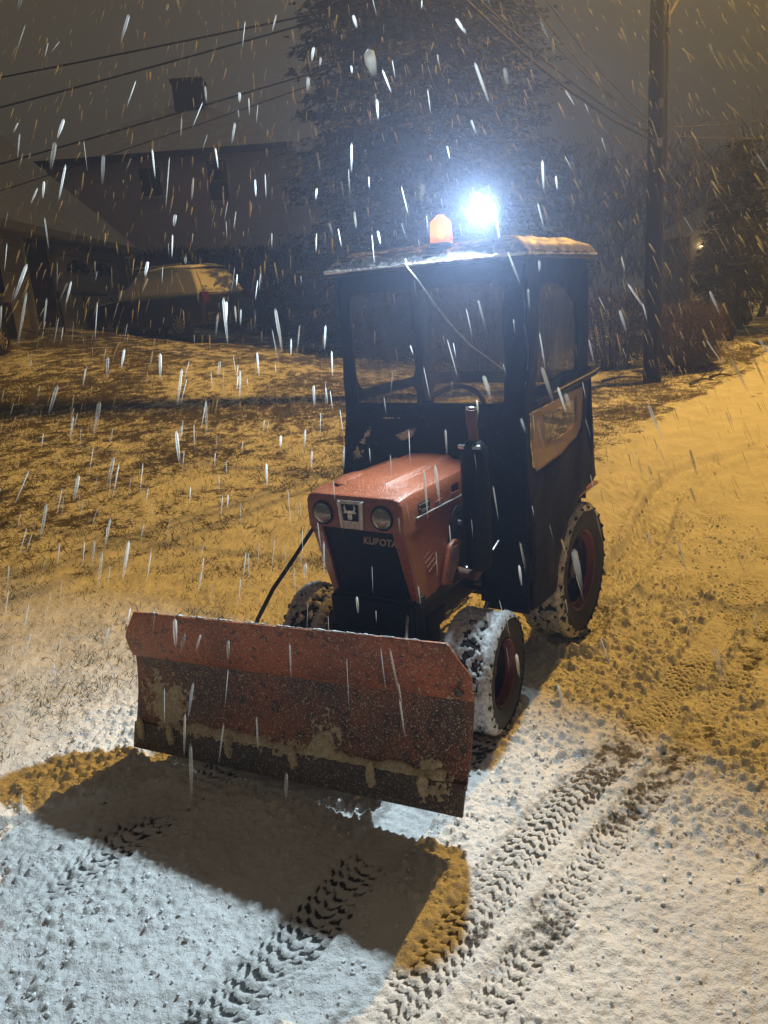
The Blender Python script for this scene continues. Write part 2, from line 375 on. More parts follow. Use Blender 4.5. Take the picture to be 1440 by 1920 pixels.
M['hedge'] = mat_simple('brown_hedge_twigs', (0.12, 0.085, 0.08), (0.19, 0.14, 0.13), 0.85, scale=6, bmp=0)
M['hedge2'] = mat_simple('dull_hedge_twigs', (0.055, 0.045, 0.045), (0.10, 0.08, 0.075), 0.85, scale=6, bmp=0)
M['grass'] = mat_simple('winter_grass', (0.10, 0.088, 0.045), (0.19, 0.16, 0.08), 0.8, scale=3, bmp=0)
# falling flakes: drawn-out motion streaks, their faint exposure put in as transparency
m, ns, ls, b = newmat('falling_flake')
tr = nd(ns, 'ShaderNodeBsdfTransparent'); tl = nd(ns, 'ShaderNodeBsdfTranslucent'); tl.inputs['Color'].default_value = (0.85, 0.88, 0.9, 1)
b.inputs['Base Color'].default_value = (0.85, 0.88, 0.9, 1); b.inputs['Roughness'].default_value = 0.6
mx = ns.new('ShaderNodeMixShader'); mx.inputs[0].default_value = 0.5; ls.new(tl.outputs[0], mx.inputs[1]); ls.new(b.outputs[0], mx.inputs[2])
at = ns.new('ShaderNodeAttribute'); at.attribute_name = 'dense'
mx2 = ns.new('ShaderNodeMixShader'); ls.new(at.outputs['Fac'], mx2.inputs[0]); ls.new(tr.outputs[0], mx2.inputs[1]); ls.new(mx.outputs[0], mx2.inputs[2])
ls.new(mx2.outputs[0], ns['Material Output'].inputs['Surface']); M['flake'] = m

def ground_mat(name, wet, under1, under2, far_patch):
    m, ns, ls, b = newmat(name)
    at = ns.new('ShaderNodeAttribute'); at.attribute_name = 'bare'
    geo = ns.new('ShaderNodeNewGeometry')
    f, _ = noise_fac(ns, ls, 3.0, 5, 0.35, 0.65, vec=geo.outputs['Position'])
    snow = mixc(ns, ls, f, (0.80, 0.81, 0.82), (0.64, 0.65, 0.66))
    fu, _ = noise_fac(ns, ls, 22, 5, 0.35, 0.65, vec=geo.outputs['Position'])
    und = mixc(ns, ls, fu, under1, under2)
    # fine break-up of the snow cover
    f1, raw = noise_fac(ns, ls, 26, 6, 0.0, 1.0, vec=geo.outputs['Position'], rough=0.65)
    ad = nd(ns, 'ShaderNodeMath', operation='ADD'); ls.new(at.outputs['Fac'], ad.inputs[0]); ls.new(raw, ad.inputs[1])
    r = nd(ns, 'ShaderNodeMapRange'); r.inputs['From Min'].default_value = 0.98; r.inputs['From Max'].default_value = 1.14; ls.new(ad.outputs[0], r.inputs['Value'])
    ls.new(mixc(ns, ls, r.outputs[0], snow, und), b.inputs['Base Color'])
    rr = nd(ns, 'ShaderNodeMapRange'); rr.inputs['To Min'].default_value = 0.72; rr.inputs['To Max'].default_value = wet; ls.new(r.outputs[0], rr.inputs['Value'])
    ls.new(rr.outputs[0], b.inputs['Roughness'])
    n1 = nd(ns, 'ShaderNodeTexNoise', Scale=90.0, Detail=5.0, Roughness=0.7); ls.new(geo.outputs['Position'], n1.inputs['Vector'])
    n2 = nd(ns, 'ShaderNodeTexNoise', Scale=11.0, Detail=5.0, Roughness=0.7); ls.new(geo.outputs['Position'], n2.inputs['Vector'])
    b1 = nd(ns, 'ShaderNodeBump', Strength=0.9, Distance=0.009); ls.new(n1.outputs['Fac'], b1.inputs['Height'])
    b2 = nd(ns, 'ShaderNodeBump', Strength=0.5, Distance=0.03); ls.new(n2.outputs['Fac'], b2.inputs['Height']); ls.new(b1.outputs[0], b2.inputs['Normal'])
    ls.new(b2.outputs[0], b.inputs['Normal'])
    return m
M['road'] = ground_mat('snow_over_asphalt', 0.35, (0.030, 0.031, 0.034), (0.06, 0.058, 0.055), 0)
M['lawn'] = ground_mat('snow_over_lawn', 0.75, (0.055, 0.050, 0.022), (0.10, 0.078, 0.035), 0)
M['drive'] = ground_mat('thin_snow_on_driveway', 0.5, (0.05, 0.048, 0.045), (0.09, 0.085, 0.08), 0)

# ------------------------------------------------------------------ terrain
EDGE = np.array([(-3.2, -15), (-2.3, 0.5), (-1.95, 1.8), (-1.75, 2.6), (-1.35, 3.1), (-0.55, 4.3), (0.75, 5.7), (2.18, 7.21), (4.41, 10.6), (5.9, 12.5), (7.4, 14.3), (9.6, 18.0), (13.5, 25), (22, 42), (60, 112)])
def xedge(y): return np.interp(y, EDGE[:, 1], EDGE[:, 0])
def softplus(t, k=0.35): return k * np.log1p(np.exp(np.clip(t / k, -30, 30)))
def base_z(x, y):
    x = np.asarray(x, float); y = np.asarray(y, float)
    s = smooth(4.5, 19.5, y)
    t = 0.39 + 0.156 * (-np.clip(x, -16, 40))
    z = s * softplus(t, 0.22)
    z = z + np.clip(y - 28, 0, 80) * 0.022 * smooth(6, -4, x)
    return z
def path_sd(x, y, P):
    "distance across and along a polyline"
    best = np.full(x.shape, 1e9); sgn = np.zeros_like(x); al = np.zeros_like(x); acc = 0
    for i in range(len(P) - 1):
        ax, ay = P[i]; bx, by = P[i + 1]; L = math.hypot(bx - ax, by - ay); ux, uy = (bx - ax) / L, (by - ay) / L
        t = np.clip((x - ax) * ux + (y - ay) * uy, 0, L); dx = x - ax - t * ux; dy = y - ay - t * uy
        d = np.hypot(dx, dy); m_ = d < best; best = np.where(m_, d, best)
        sgn = np.where(m_, dx * uy - dy * ux, sgn); al = np.where(m_, acc + t, al); acc += L
    return best, sgn, al
def bez(P, n=24):
    P = np.array(P, float); out = []
    for i in range(len(P) - 1):
        p0 = P[max(i - 1, 0)]; p1 = P[i]; p2 = P[i + 1]; p3 = P[min(i + 2, len(P) - 1)]
        for t in np.linspace(0, 1, max(2, n // (len(P) - 1)), endpoint=False):
            out.append(0.5 * ((2 * p1) + (-p0 + p2) * t + (2 * p0 - 5 * p1 + 4 * p2 - p3) * t * t + (-p0 + 3 * p1 - 3 * p2 + p3) * t ** 3))
    out.append(P[-1]); return [tuple(q) for q in out]
T1 = bez([(-0.75, 0.95), (-0.13, 1.52), (0.15, 1.83), (0.45, 2.2), (0.88, 2.65), (1.19, 3.02), (1.55, 3.45), (2.23, 4.3), (3.2, 5.6), (4.6, 7.9)], 36)
def lw(x, y):
    p = tw(x, y, 0); return (p.x, p.y)
T2 = bez([lw(-0.40, 0.15), lw(-0.40, -0.9), lw(-0.43, -1.3), lw(-0.55, -2.0)], 12)
T4 = bez([lw(0.42, 0.15), lw(0.42, -0.8), lw(0.40, -1.3), lw(0.34, -2.0)], 12)
T3 = bez([lw(-0.46, -0.9), lw(-0.75, -1.25), lw(-1.0, -1.6), lw(-1.2, -2.2)], 12)
RUTS = [(bez([(5.6, 9.2), (3.86, 7.6), (2.9, 6.9), (2.26, 6.0), (1.75, 4.95), (1.2, 4.1), (0.9, 3.6)], 24), 0.13),
        (bez([(6.9, 9.3), (5.0, 7.6), (3.9, 6.3), (3.3, 5.3), (2.9, 4.5)], 20), 0.13)]
LR = bez([lw(0.41, 1.1), lw(0.40, 2.2), lw(0.35, 4.0), lw(0.6, 7), lw(1.0, 10)], 14)
LL = bez([lw(-0.41, 1.1), lw(-0.42, 2.4), lw(-0.5, 4.0), lw(-0.3, 7), lw(0.1, 10)], 14)

def axis_pts(a0, a1, lo, hi, d0, g):
    "graded spacing: fine between a0 and a1, growing outside"
    L = list(np.arange(a0, a1, d0)); d = d0
    while L[-1] < hi: d *= g; L.append(min(L[-1] + d, hi))
    R = []; v = a0; d = d0
    while v > lo: d *= g; v = max(v - d, lo); R.append(v)
    return np.array(R[::-1] + L)
gx = axis_pts(-1.35, 1.75, -75, 75, 0.0066, 1.015)
gy = axis_pts(1.25, 3.3, -14, 112, 0.0066, 1.0125)
GX, GY = np.meshgrid(gx, gy); X = GX.ravel(); Y = GY.ravel()
Z = base_z(X, Y)
xe = xedge(Y); side = X - xe           # >0 road
side = side + (fbm(X * 2.5, Y * 2.5, 3, 11) - 0.5) * 0.35
onroad = smooth(-0.12, 0.10, side)
near = smooth(16, 7, Y)
lump_mask = smooth(0.36, 0.58, fbm(X * 1.7, Y * 1.7, 3, 3))
# undulation and snow clods
z = 0.020 * (fbm(X * 2.2, Y * 2.2, 4, 21) - 0.5) + 0.010 * (fbm(X * 9, Y * 9, 3, 5) - 0.5)
cl = (clumps(X, Y, 0.034, 1, 0.62) * 0.026 * (0.30 + 0.9 * lump_mask) + clumps(X + 7, Y, 0.019, 9, 0.8) * 0.015 * (0.6 + 0.6 * lump_mask) + clumps(X, Y + 3, 0.075, 15, 0.16) * 0.026 * lump_mask)
rough_r = (0.012 * (fbm(X * 38, Y * 38, 4, 31) - 0.5))
track = np.zeros_like(X); bare = np.zeros_like(X); tz = np.zeros_like(X)
def lay_track(P, w, depth, pitch, phase=0, v=0.6, bare_amt=1.0, berm=0.010, rng=(-9, 99)):
    global track, bare, tz
    xs = [p[0] for p in P]; ys = [p[1] for p in P]
    sel = np.where((X > min(xs) - .6) & (X < max(xs) + .6) & (Y > min(ys) - .6) & (Y < max(ys) + .6))[0]
    x = X[sel]; y = Y[sel]
    d, s, a = path_sd(x, y, P)
    d = d + (fbm(x * 8, y * 8, 3, 41) - 0.5) * 0.02
    inn = smooth(w, w * 0.8, d)
    br = np.exp(-((d - w * 1.15) / (w * 0.22)) ** 2)
    col = np.abs(s) / w * 3
    ph = (a + v * np.abs(s) + 0.004 * (fbm(x * 5, y * 5, 2, 67) - .5) * 6 + 0.007 * (fbm(x * 20, y * 20, 2, 61) - .5) * 4) / pitch + np.floor(col) * 0.5 + phase
    lug = smooth(0.30, 0.62, np.abs((ph % 1) - 0.5) * 2)
    gapc = smooth(0.10, 0.28, np.abs((col % 1) - 0.5) * 2 * 0.5 + 0.0)
    wear = 0.50 + 0.50 * smooth(0.30, 0.65, fbm(x * 3.1, y * 3.1, 3, 51))
    hh = inn * (-depth * (0.45 + 0.55 * (1 - lug) * wear) + 0.004 * gapc)
    tz[sel] += hh + br * berm * (0.4 + 0.9 * fbm(x * 14, y * 14, 2, 8))
    track[sel] = np.maximum(track[sel], inn)
    bare[sel] = np.maximum(bare[sel], inn * (1 - lug) * wear * bare_amt)
lay_track(T1, 0.088, 0.017, 0.038, 0.0, 0.5, 0.78, 0.004)
lay_track([(a + 0.20 * 0.78, b - 0.20 * 0.62) for a, b in T1], 0.070, 0.014, 0.036, 0.3, -0.5, 0.66, 0.004)
lay_track(T2, 0.105, 0.017, 0.042, 0.1, 0.6, 0.72, 0.006)
lay_track(T4, 0.100, 0.017, 0.042, 0.2, 0.6, 0.72, 0.006)
lay_track(T3, 0.120, 0.018, 0.060, 0.4, 0.6, 0.62, 0.010)
for P, w_ in RUTS:
    lay_track(P, w_ * 1.15, 0.050, 0.03, 0, 0.2, 0.0, 0.042)
for P in (LR, LL): lay_track(P, 0.11, 0.022, 0.055, 0, 0.6, 0.55, 0.014)
# smooth scraped strips between the wheels
fp = np.zeros_like(X)
for cx, cy_, a_, l_ in ((1.19, 2.74, 0.7, 0.13), (1.30, 2.95, 0.7, 0.12), (0.62, 2.55, 0.3, 0.11), (0.72, 2.2, 0.5, 0.12)):
    dx = (X - cx); dy = (Y - cy_); u = dx * math.cos(a_) + dy * math.sin(a_); v_ = -dx * math.sin(a_) + dy * math.cos(a_)
    fp = np.maximum(fp, smooth(1.1, 0.75, np.sqrt((u / l_) ** 2 + (v_ / (l_ * 0.42)) ** 2)))
z = z + (1 - 0.85 * np.maximum(track, fp)) * (cl * (0.35 + 0.65 * onroad)) * near + rough_r * near + tz * (0.4 + 0.6 * onroad) - 0.012 * fp
# ridge of snow along the road edge, lawn relief, heap by the far bend
wob = fbm(X * 1.3, Y * 1.3, 3, 71)
z = z + 0.07 * np.exp(-((side + 0.15) / 0.20) ** 2) * smooth(4.2, 7.0, Y) * (0.4 + wob) + (1 - onroad) * (0.05 * (fbm(X * 0.8, Y * 0.8, 4, 81) - 0.5) + 0.028 * (fbm(X * 7, Y * 7, 4, 91) - 0.35) * smooth(1.5, 2.6, Y))
z = z + 0.45 * np.exp(-(((X - 7.0) / 0.9) ** 2 + ((Y - 15.4) / 1.3) ** 2)) * (0.6 + 0.8 * fbm(X * 2, Y * 2, 3, 95))
Z = Z + z
# cover: how thin the snow lies
lawn_thin = 0.30 + 0.34 * (fbm(X * 0.9, Y * 0.9, 4, 101) - 0.5) + 0.60 * (fbm(X * 9, Y * 9, 4, 103) - 0.5)
yl = Y * 0.83 - X * 0.1
lawn_thin = lawn_thin + 0.20 * smooth(3.6, 6.0, yl) + 0.10 * smooth(6.5, 9.5, yl)
lawn_thin = np.where(Y < 4.2, lawn_thin - 0.20 * smooth(4.2, 2.2, Y), lawn_thin)
lawn_bare = np.clip(lawn_thin, 0, 0.86)
road_bare = np.maximum(bare, 0.25 * track + (0.26 * smooth(0.46, 0.66, fbm(X * 2.3, Y * 2.3, 4, 111)) + 0.40 * (fbm(X * 16, Y * 16, 4, 113) - 0.42)) * smooth(7.0, 3.5, Y))
road_bare = np.where(clumps(X, Y, 0.034, 1, 0.62) > 0.25, np.minimum(road_bare, 0.30 + 0.5 * track), road_bare)
B = road_bare * onroad + lawn_bare * (1 - onroad)
nx, ny = len(gx), len(gy)
i0 = (np.arange(ny - 1)[:, None] * nx + np.arange(nx - 1)[None, :]).ravel()
F4 = np.stack([i0, i0 + 1, i0 + nx + 1, i0 + nx], 1)
fx = X[i0]; fy = Y[i0]
is_road = fx > xedge(fy)
drive_c = np.array([(-9.5, 23.0), (-4.4, 18.2), (0.2, 17.2), (8.5, 17.0)])
dd, _, _ = path_sd(fx, fy, [tuple(p) for p in drive_c])
is_drive = (~is_road) & (dd < 1.7)
V = np.stack([X, Y, Z], 1)
def sub(name, mask, mat):
    f = F4[mask]; u, inv = np.unique(f, return_inverse=True)
    o = np_mesh(name, V[u], inv.reshape(-1, 4), mat, sm=True, attrs={'bare': B[u]}); tag(o, kind='structure'); return o
sub('road', is_road, M['road']); sub('lawn', (~is_road) & (~is_drive), M['lawn']); sub('driveway', is_drive, M['drive'])
def gz(x, y): return float(base_z(np.array([x]), np.array([y]))[0])

# loose crumbs of snow lying on the road
rng = np.random.default_rng(7); nc = 42000
cx_ = rng.uniform(-2.2, 2.6, nc); cy_2 = 1.3 + 4.2 * rng.random(nc) ** 1.3
pm = smooth(0.30, 0.62, fbm(cx_ * 1.7, cy_2 * 1.7, 3, 3)) * 0.8 + 0.2
kp = (cx_ > xedge(cy_2) - 0.1) & (rng.random(nc) < pm); cx_, cy_2 = cx_[kp], cy_2[kp]; nc = len(cx_)
ixx = np.clip(np.searchsorted(gx, cx_), 1, nx - 1); iyy = np.clip(np.searchsorted(gy, cy_2), 1, ny - 1); zc = Z[iyy * nx + ixx]
ico = np.array([(0, 0, -1), (0.72, -0.53, -0.45), (-0.28, -0.85, -0.45), (-0.89, 0, -0.45), (-0.28, 0.85, -0.45), (0.72, 0.53, -0.45), (0.28, -0.85, 0.45), (-0.72, -0.53, 0.45), (-0.72, 0.53, 0.45), (0.28, 0.85, 0.45), (0.89, 0, 0.45), (0, 0, 1)])
icf = np.array([(0, 1, 2), (1, 0, 5), (0, 2, 3), (0, 3, 4), (0, 4, 5), (1, 5, 10), (2, 1, 6), (3, 2, 7), (4, 3, 8), (5, 4, 9), (1, 10, 6), (2, 6, 7), (3, 7, 8), (4, 8, 9), (5, 9, 10), (6, 10, 11), (7, 6, 11), (8, 7, 11), (9, 8, 11), (10, 9, 11)])
sz_ = (0.0024 + 0.0065 * rng.random(nc) ** 3.0) * (1 - 0.75 * track[iyy * nx + ixx])
Vc = ico[None] * (1 + rng.normal(0, 0.30, (nc, 12, 1))) * sz_[:, None, None] * rng.uniform(0.7, 1.3, (nc, 1, 3)) + np.stack([cx_, cy_2, zc + sz_ * 0.1], 1)[:, None, :]
np_mesh('snow_crumbs', Vc.reshape(-1, 3), (np.arange(nc)[:, None, None] * 12 + icf[None]).reshape(-1, 3), M['snow'], None, sm=True, nv=3)
tag(bpy.data.objects['snow_crumbs'], kind='stuff')

# haze: the snowy air
hz = MB().box((0, 50, 12.4), (156, 132, 28.0)).build('haze', M['snow'], sm=False)
hz.data.materials.clear()
m = bpy.data.materials.new('snowy_air'); m.use_nodes = True; ns = m.node_tree.nodes; ls = m.node_tree.links
ns.remove(ns['Principled BSDF']); pv = ns.new('ShaderNodeVolumePrincipled')
pv.inputs['Color'].default_value = (0.50, 0.62, 0.98, 1); pv.inputs['Density'].default_value = 0.0100; pv.inputs['Anisotropy'].default_value = 0.72
ls.new(pv.outputs[0], ns['Material Output'].inputs['Volume']); hz.data.materials.append(m); tag(hz, kind='stuff')

# ------------------------------------------------------------------ tractor
T = empty('compact_tractor', TR_O, -TR_YAW, 'orange compact tractor with black canvas cab and front snow blade, lit lamps on its roof', 'tractor')
HX = 0.0
def ident(a, b_, t): return (a, b_, t)
# hood: lofted shell with a front light bar
def hood_sec(y, w, zt, zl, crown):
    r = 0.030
    return [(-w, y, zl), (-w - 0.002, y, (zl + zt) / 2), (-w, y, zt - r), (-w + r * 0.35, y, zt - r * 0.3), (-w + r * 1.2, y, zt), (-w * 0.52, y, zt + crown * 0.35), (-w * 0.44, y, zt + crown), (0, y, zt + crown * 1.15),
            (w * 0.44, y, zt + crown), (w * 0.52, y, zt + crown * 0.35), (w - r * 1.2, y, zt), (w - r * 0.35, y, zt - r * 0.3), (w, y, zt - r), (w + 0.002, y, (zl + zt) / 2), (w, y, zl)]
secs = [hood_sec(-0.128, 0.214, 1.012, 0.892, 0.0), hood_sec(-0.120, 0.224, 1.026, 0.884, 0.0), hood_sec(-0.06, 0.228, 1.036, 0.884, 0.002), hood_sec(-0.02, 0.228, 1.038, 0.886, 0.020),
        hood_sec(0.10, 0.228, 1.036, 0.90, 0.026), hood_sec(0.32, 0.226, 1.036, 0.905, 0.026), hood_sec(0.50, 0.222, 1.036, 0.91, 0.026)]
mb = MB(); n = len(secs[0])
for s_ in secs: mb.v += [Vector(p) for p in s_]
for i in range(len(secs) - 1):
    for k in range(n - 1): a = i * n + k; mb.f.append([a, a + 1, a + n + 1, a + n])
mb.f.append([k for k in range(n)][::-1])
b0 = len(mb.v)      # underside return of the light bar
mb.add([(-0.214, -0.128, 0.892), (0.214, -0.128, 0.892), (0.20, -0.09, 0.884), (-0.20, -0.09, 0.884)], [(0, 1, 2, 3)])
hood = mb.build('hood', M['orange'], T, bevel=0.004)
# oval fuel-cap bulge on the hood
mb = MB(); mb.lathe([(0.075, 0.0), (0.070, 0.014), (0.050, 0.026), (0.001, 0.030)], Matrix.Translation((-0.11, 0.055, 1.035)) @ Matrix.Diagonal((0.85, 1.5, 1, 1)), 28)
mb.build('hood_bulge', M['orange'], hood)
MB().grid(18, 1, lambda u, v: (0.2285 + 0.002 * v, -0.03 + 0.42 * u, 0.926 - 0.004 * u + 0.006 * v)).build('trim_strip', M['galv'], hood, solid=0.004)
# side panels reaching down from the hood
def side_x(s): return lambda a, b_, t: (s * (0.224 + t - 0.03 * max(0, 0.88 - b_)), a, b_)
skirt = [(-0.122, 0.890), (-0.02, 0.893), (0.40, 0.905), (0.40, 0.865), (0.31, 0.845), (0.245, 0.78), (0.205, 0.70), (0.18, 0.60), (0.10, 0.575), (0.03, 0.572), (0.0, 0.60), (-0.035, 0.62), (-0.05, 0.70), (-0.075, 0.80), (-0.105, 0.86)]
for s in (1, -1):
    sp = MB().prism(skirt, side_x(s), -0.012, 0.0).build('side_panel', M['orange'], T, bevel=0.003)
    # louvres pressed into the panel
    for k in range(6):
        MB().box((s * (0.2225 - 0.03 * 0.12), 0.03 + 0.012 * k, 0.80 - 0.022 * k), (0.004, 0.07, 0.006), rot=(rad(18), 0, 0)).build('louvre', M['orange'], sp)
    # front leg strip beside the grille
    MB().prism([(0.168, 0.886), (0.222, 0.886), (0.216, 0.70), (0.211, 0.58), (0.180, 0.58), (0.172, 0.72)], lambda a, b_, t, s=s: (s * a, -0.112 + (0.886 - b_) * 0.28 + t, b_), 0, 0.018).build('front_leg', M['orange'], T, bevel=0.003)
    MB().box((s * 0.206, 0.0, 0.575), (0.03, 0.03, 0.05)).build('latch', M['black'], T, bevel=0.004)
    MB().lathe([(0.008, -0.01), (0.010, 0), (0.006, 0.006)], Matrix.Translation((s * 0.206, -0.018, 0.578)) @ Matrix.Rotation(rad(90), 4, 'X'), 12).build('latch_bolt', M['steel'], T)
# badge, vent openings on the visible side
bd = MB().prism(rrect(0.0 - 0.045, 0.0 + 0.045, -0.022, 0.022, 0.003, 2), lambda a, b_, t: (0.2265 + t, 0.035 + a, 0.960 + b_), 0, 0.004).build('side_badge', M['black'], T)
for k, (y0, y1, zz) in enumerate([(-0.006, 0.012, 0.974), (0.018, 0.072, 0.974), (-0.006, 0.004, 0.960), (0.010, 0.070, 0.950), (0.012, 0.060, 0.9435)]):
    MB().box((0.2312, (y0 + y1) / 2, zz), (0.0015, y1 - y0, 0.006 if k < 3 else 0.003)).build('badge_line', M['chrome'], bd)
for yc in (0.155, 0.295):
    MB().prism(rrect(-0.030, 0.030, -0.016, 0.016, 0.006, 3), lambda a, b_, t: (0.2255 + t, yc + a, 0.972 + b_), 0, 0.003).build('side_vent', M['grille'], T)
    MB().prism(rrect(-0.032, 0.032, -0.0025, 0.0025, 0.002, 2), lambda a, b_, t: (0.2290 + t, yc + a, 0.954 + b_), 0, 0.003).build('vent_lip', M['orange'], T)
# grille
gy_ = lambda b_: -0.108 + (0.886 - b_) * 0.28
g = MB().prism([(-0.175, 0.890), (0.175, 0.890), (0.182, 0.74), (0.190, 0.56), (-0.190, 0.56), (-0.182, 0.74)], lambda a, b_, t: (a, gy_(b_) + t, b_), 0.008, 0.03).build('grille', M['grille'], T)
def text_mesh(name, body, size, mat, parent, loc, rot, ext=0.001, bold=0.0):
    cu = bpy.data.curves.new(name, 'FONT'); cu.body = body; cu.size = size; cu.extrude = ext; cu.offset = bold; cu.align_x = 'CENTER'; cu.align_y = 'CENTER'; cu.space_character = 1.08
    o = bpy.data.objects.new(name, cu); COL.objects.link(o)
    dg = bpy.context.evaluated_depsgraph_get(); me = bpy.data.meshes.new_from_object(o.evaluated_get(dg)); bpy.data.objects.remove(o)
    me.materials.clear(); me.materials.append(mat)
    o2 = bpy.data.objects.new(name, me); COL.objects.link(o2); o2.parent = parent; o2.location = loc; o2.rotation_euler = rot
    return o2
M['letter'] = mat_simple('pale_lettering', (0.42, 0.41, 0.34), (0.28, 0.27, 0.23), 0.5, scale=90)
text_mesh('grille_lettering', 'KUBOTA', 0.037, M['letter'], g, (0.098, gy_(0.838) - 0.0005, 0.838), (rad(90 - 15), 0, 0), bold=0.0016)
# emblem plate
ep = MB().prism([(-0.060, 0.058), (0.064, 0.058), (0.054, -0.056), (-0.050, -0.056)], lambda a, b_, t: (a - 0.004, -0.131 + t, 0.950 + b_), -0.004, 0.006).build('emblem_plate', M['chrome'], T, bevel=0.002)
MB().prism([(-0.0385, 0.044), (0.040, 0.044), (0.037, -0.022), (-0.034, -0.022)], lambda a, b_, t: (a - 0.004, -0.1375 + t, 0.950 + b_), 0, 0.003).build('emblem_backing', M['grille'], ep)
for sx in (-1, 1):
    MB().prism([(sx * 0.047, 0.055), (sx * 0.060, 0.055), (sx * 0.051, -0.054), (sx * 0.044, -0.054)], lambda a, b_, t: (a - 0.002, -0.138 + t, 0.950 + b_), 0, 0.004).build('plate_rib', M['silver'], ep, bevel=0.001)
bull = [(0, -0.020), (0.008, -0.019), (0.011, -0.012), (0.010, -0.004), (0.015, 0.006), (0.028, 0.007), (0.031, 0.012), (0.022, 0.016), (0.017, 0.017), (0.024, 0.021), (0.026, 0.030), (0.021, 0.038), (0.031, 0.031), (0.032, 0.021), (0.027, 0.0155)]
bull = [(0, -0.020), (0.009, -0.018), (0.011, -0.010), (0.009, -0.002), (0.013, 0.007), (0.026, 0.004), (0.031, 0.009), (0.023, 0.014), (0.028, 0.022), (0.026, 0.031), (0.021, 0.040), (0.021, 0.030), (0.019, 0.021), (0.012, 0.016), (0, 0.018)]
bp = bull + [(-a, b_) for a, b_ in bull[-2:0:-1]]
import bmesh as _bm
o = holed('bull_head', [(a, b_) for a, b_ in bp], [], lambda a, b_: (a - 0.002, -0.1392 - 0.004 * max(0, 1 - abs(a) / 0.014), 0.954 + b_), M['silver'], ep, 0.003)
for sx in (-1, 1):
    MB().box((sx * 0.0062 - 0.002, -0.1448, 0.957), (0.004, 0.001, 0.003)).build('eye', M['grille'], ep)
# headlights
for sx, xx in ((-1, -0.140), (1, 0.140)):
    Mh = Matrix.Translation((xx, -0.130, 0.949)) @ Matrix.Rotation(rad(90), 4, 'X')
    h = MB().lathe([(0.0475, -0.004), (0.050, 0.002), (0.047, 0.008), (0.043, 0.006), (0.043, -0.004)], Mh, 40).build('headlight', M['grille'], T)
    MB().lathe([(0.044, 0.001), (0.042, 0.009), (0.034, 0.016), (0.020, 0.020), (0.001, 0.0215)], Mh, 40).build('lens', M['headglass'], h)
# engine, radiator shroud, frame
MB().box((0, 0.28, 0.70), (0.40, 0.50, 0.34)).box((0, 0.45, 0.46), (0.28, 0.98, 0.16)).box((0, 0.02, 0.44), (0.36, 0.10, 0.26)).build('engine_block', M['engine'], T, bevel=0.012)
MB().box((0, 0.05, 0.40), (0.30, 0.50, 0.07)).box((0.13, 0.04, 0.34), (0.02, 0.44, 0.12)).box((-0.13, 0.04, 0.34), (0.02, 0.44, 0.12)).build('front_frame', M['black'], T, bevel=0.006)
MB().box((0, -0.045, 0.50), (0.40, 0.035, 0.14)).build('lower_cowl', M['grille'], T, bevel=0.01)
mb = MB().lathe([(0.06, 0), (0.075, 0.01), (0.075, 0.03), (0.03, 0.036), (0.001, 0.036)], Matrix.Translation((0.205, 0.30, 0.80)) @ Matrix.Rotation(rad(90), 4, 'Y') @ Matrix.Diagonal((1.25, 0.9, 1, 1)), 28)
mb.build('air_cleaner', M['black'], T)
MB().lathe([(0.012, 0), (0.012, 0.012)], Matrix.Translation((0.243, 0.285, 0.825)) @ Matrix.Rotation(rad(90), 4, 'Y'), 10).build('cleaner_nut', M['steel'], T)
sh = MB().prism([(0.13, 0.60), (0.20, 0.575), (0.275, 0.66), (0.30, 0.745), (0.245, 0.765), (0.20, 0.745)], lambda a, b_, t: (0.222 + t, a, b_), 0, 0.022).build('belt_shield', M['orange'], T, bevel=0.008)
MB().prism([(0.155, 0.615), (0.195, 0.605), (0.25, 0.67), (0.262, 0.735), (0.215, 0.735)], lambda a, b_, t: (0.2455 + t, a, b_), 0, 0.002).build('shield_mesh', M['rust'], sh)
# front axle, steering
MB().box((0, 0.15, 0.25), (0.62, 0.07, 0.075)).box((0, 0.15, 0.31), (0.12, 0.12, 0.10)).build('front_axle', M['black'], T, bevel=0.008)
for s in (-1, 1):
    MB().lathe([(0.035, -0.06), (0.035, 0.07), (0.02, 0.085)], Matrix.Translation((s * 0.325, 0.15, 0.25)), 16).build('king_pin', M['black'], T)
MB().tube([(-0.31, 0.24, 0.24), (0.31, 0.24, 0.24)], 0.011).build('tie_rod', M['black'], T)
MB().tube([(0.30, 0.25, 0.27), (0.26, 0.50, 0.40), (0.23, 0.75, 0.52)], 0.012).build('drag_link', M['black'], T)
MB().tube([(0.26, 0.30, 0.62), (0.33, 0.42, 0.67), (0.34, 0.46, 0.70)], 0.006).build('brake_rod', M['steel'], T)
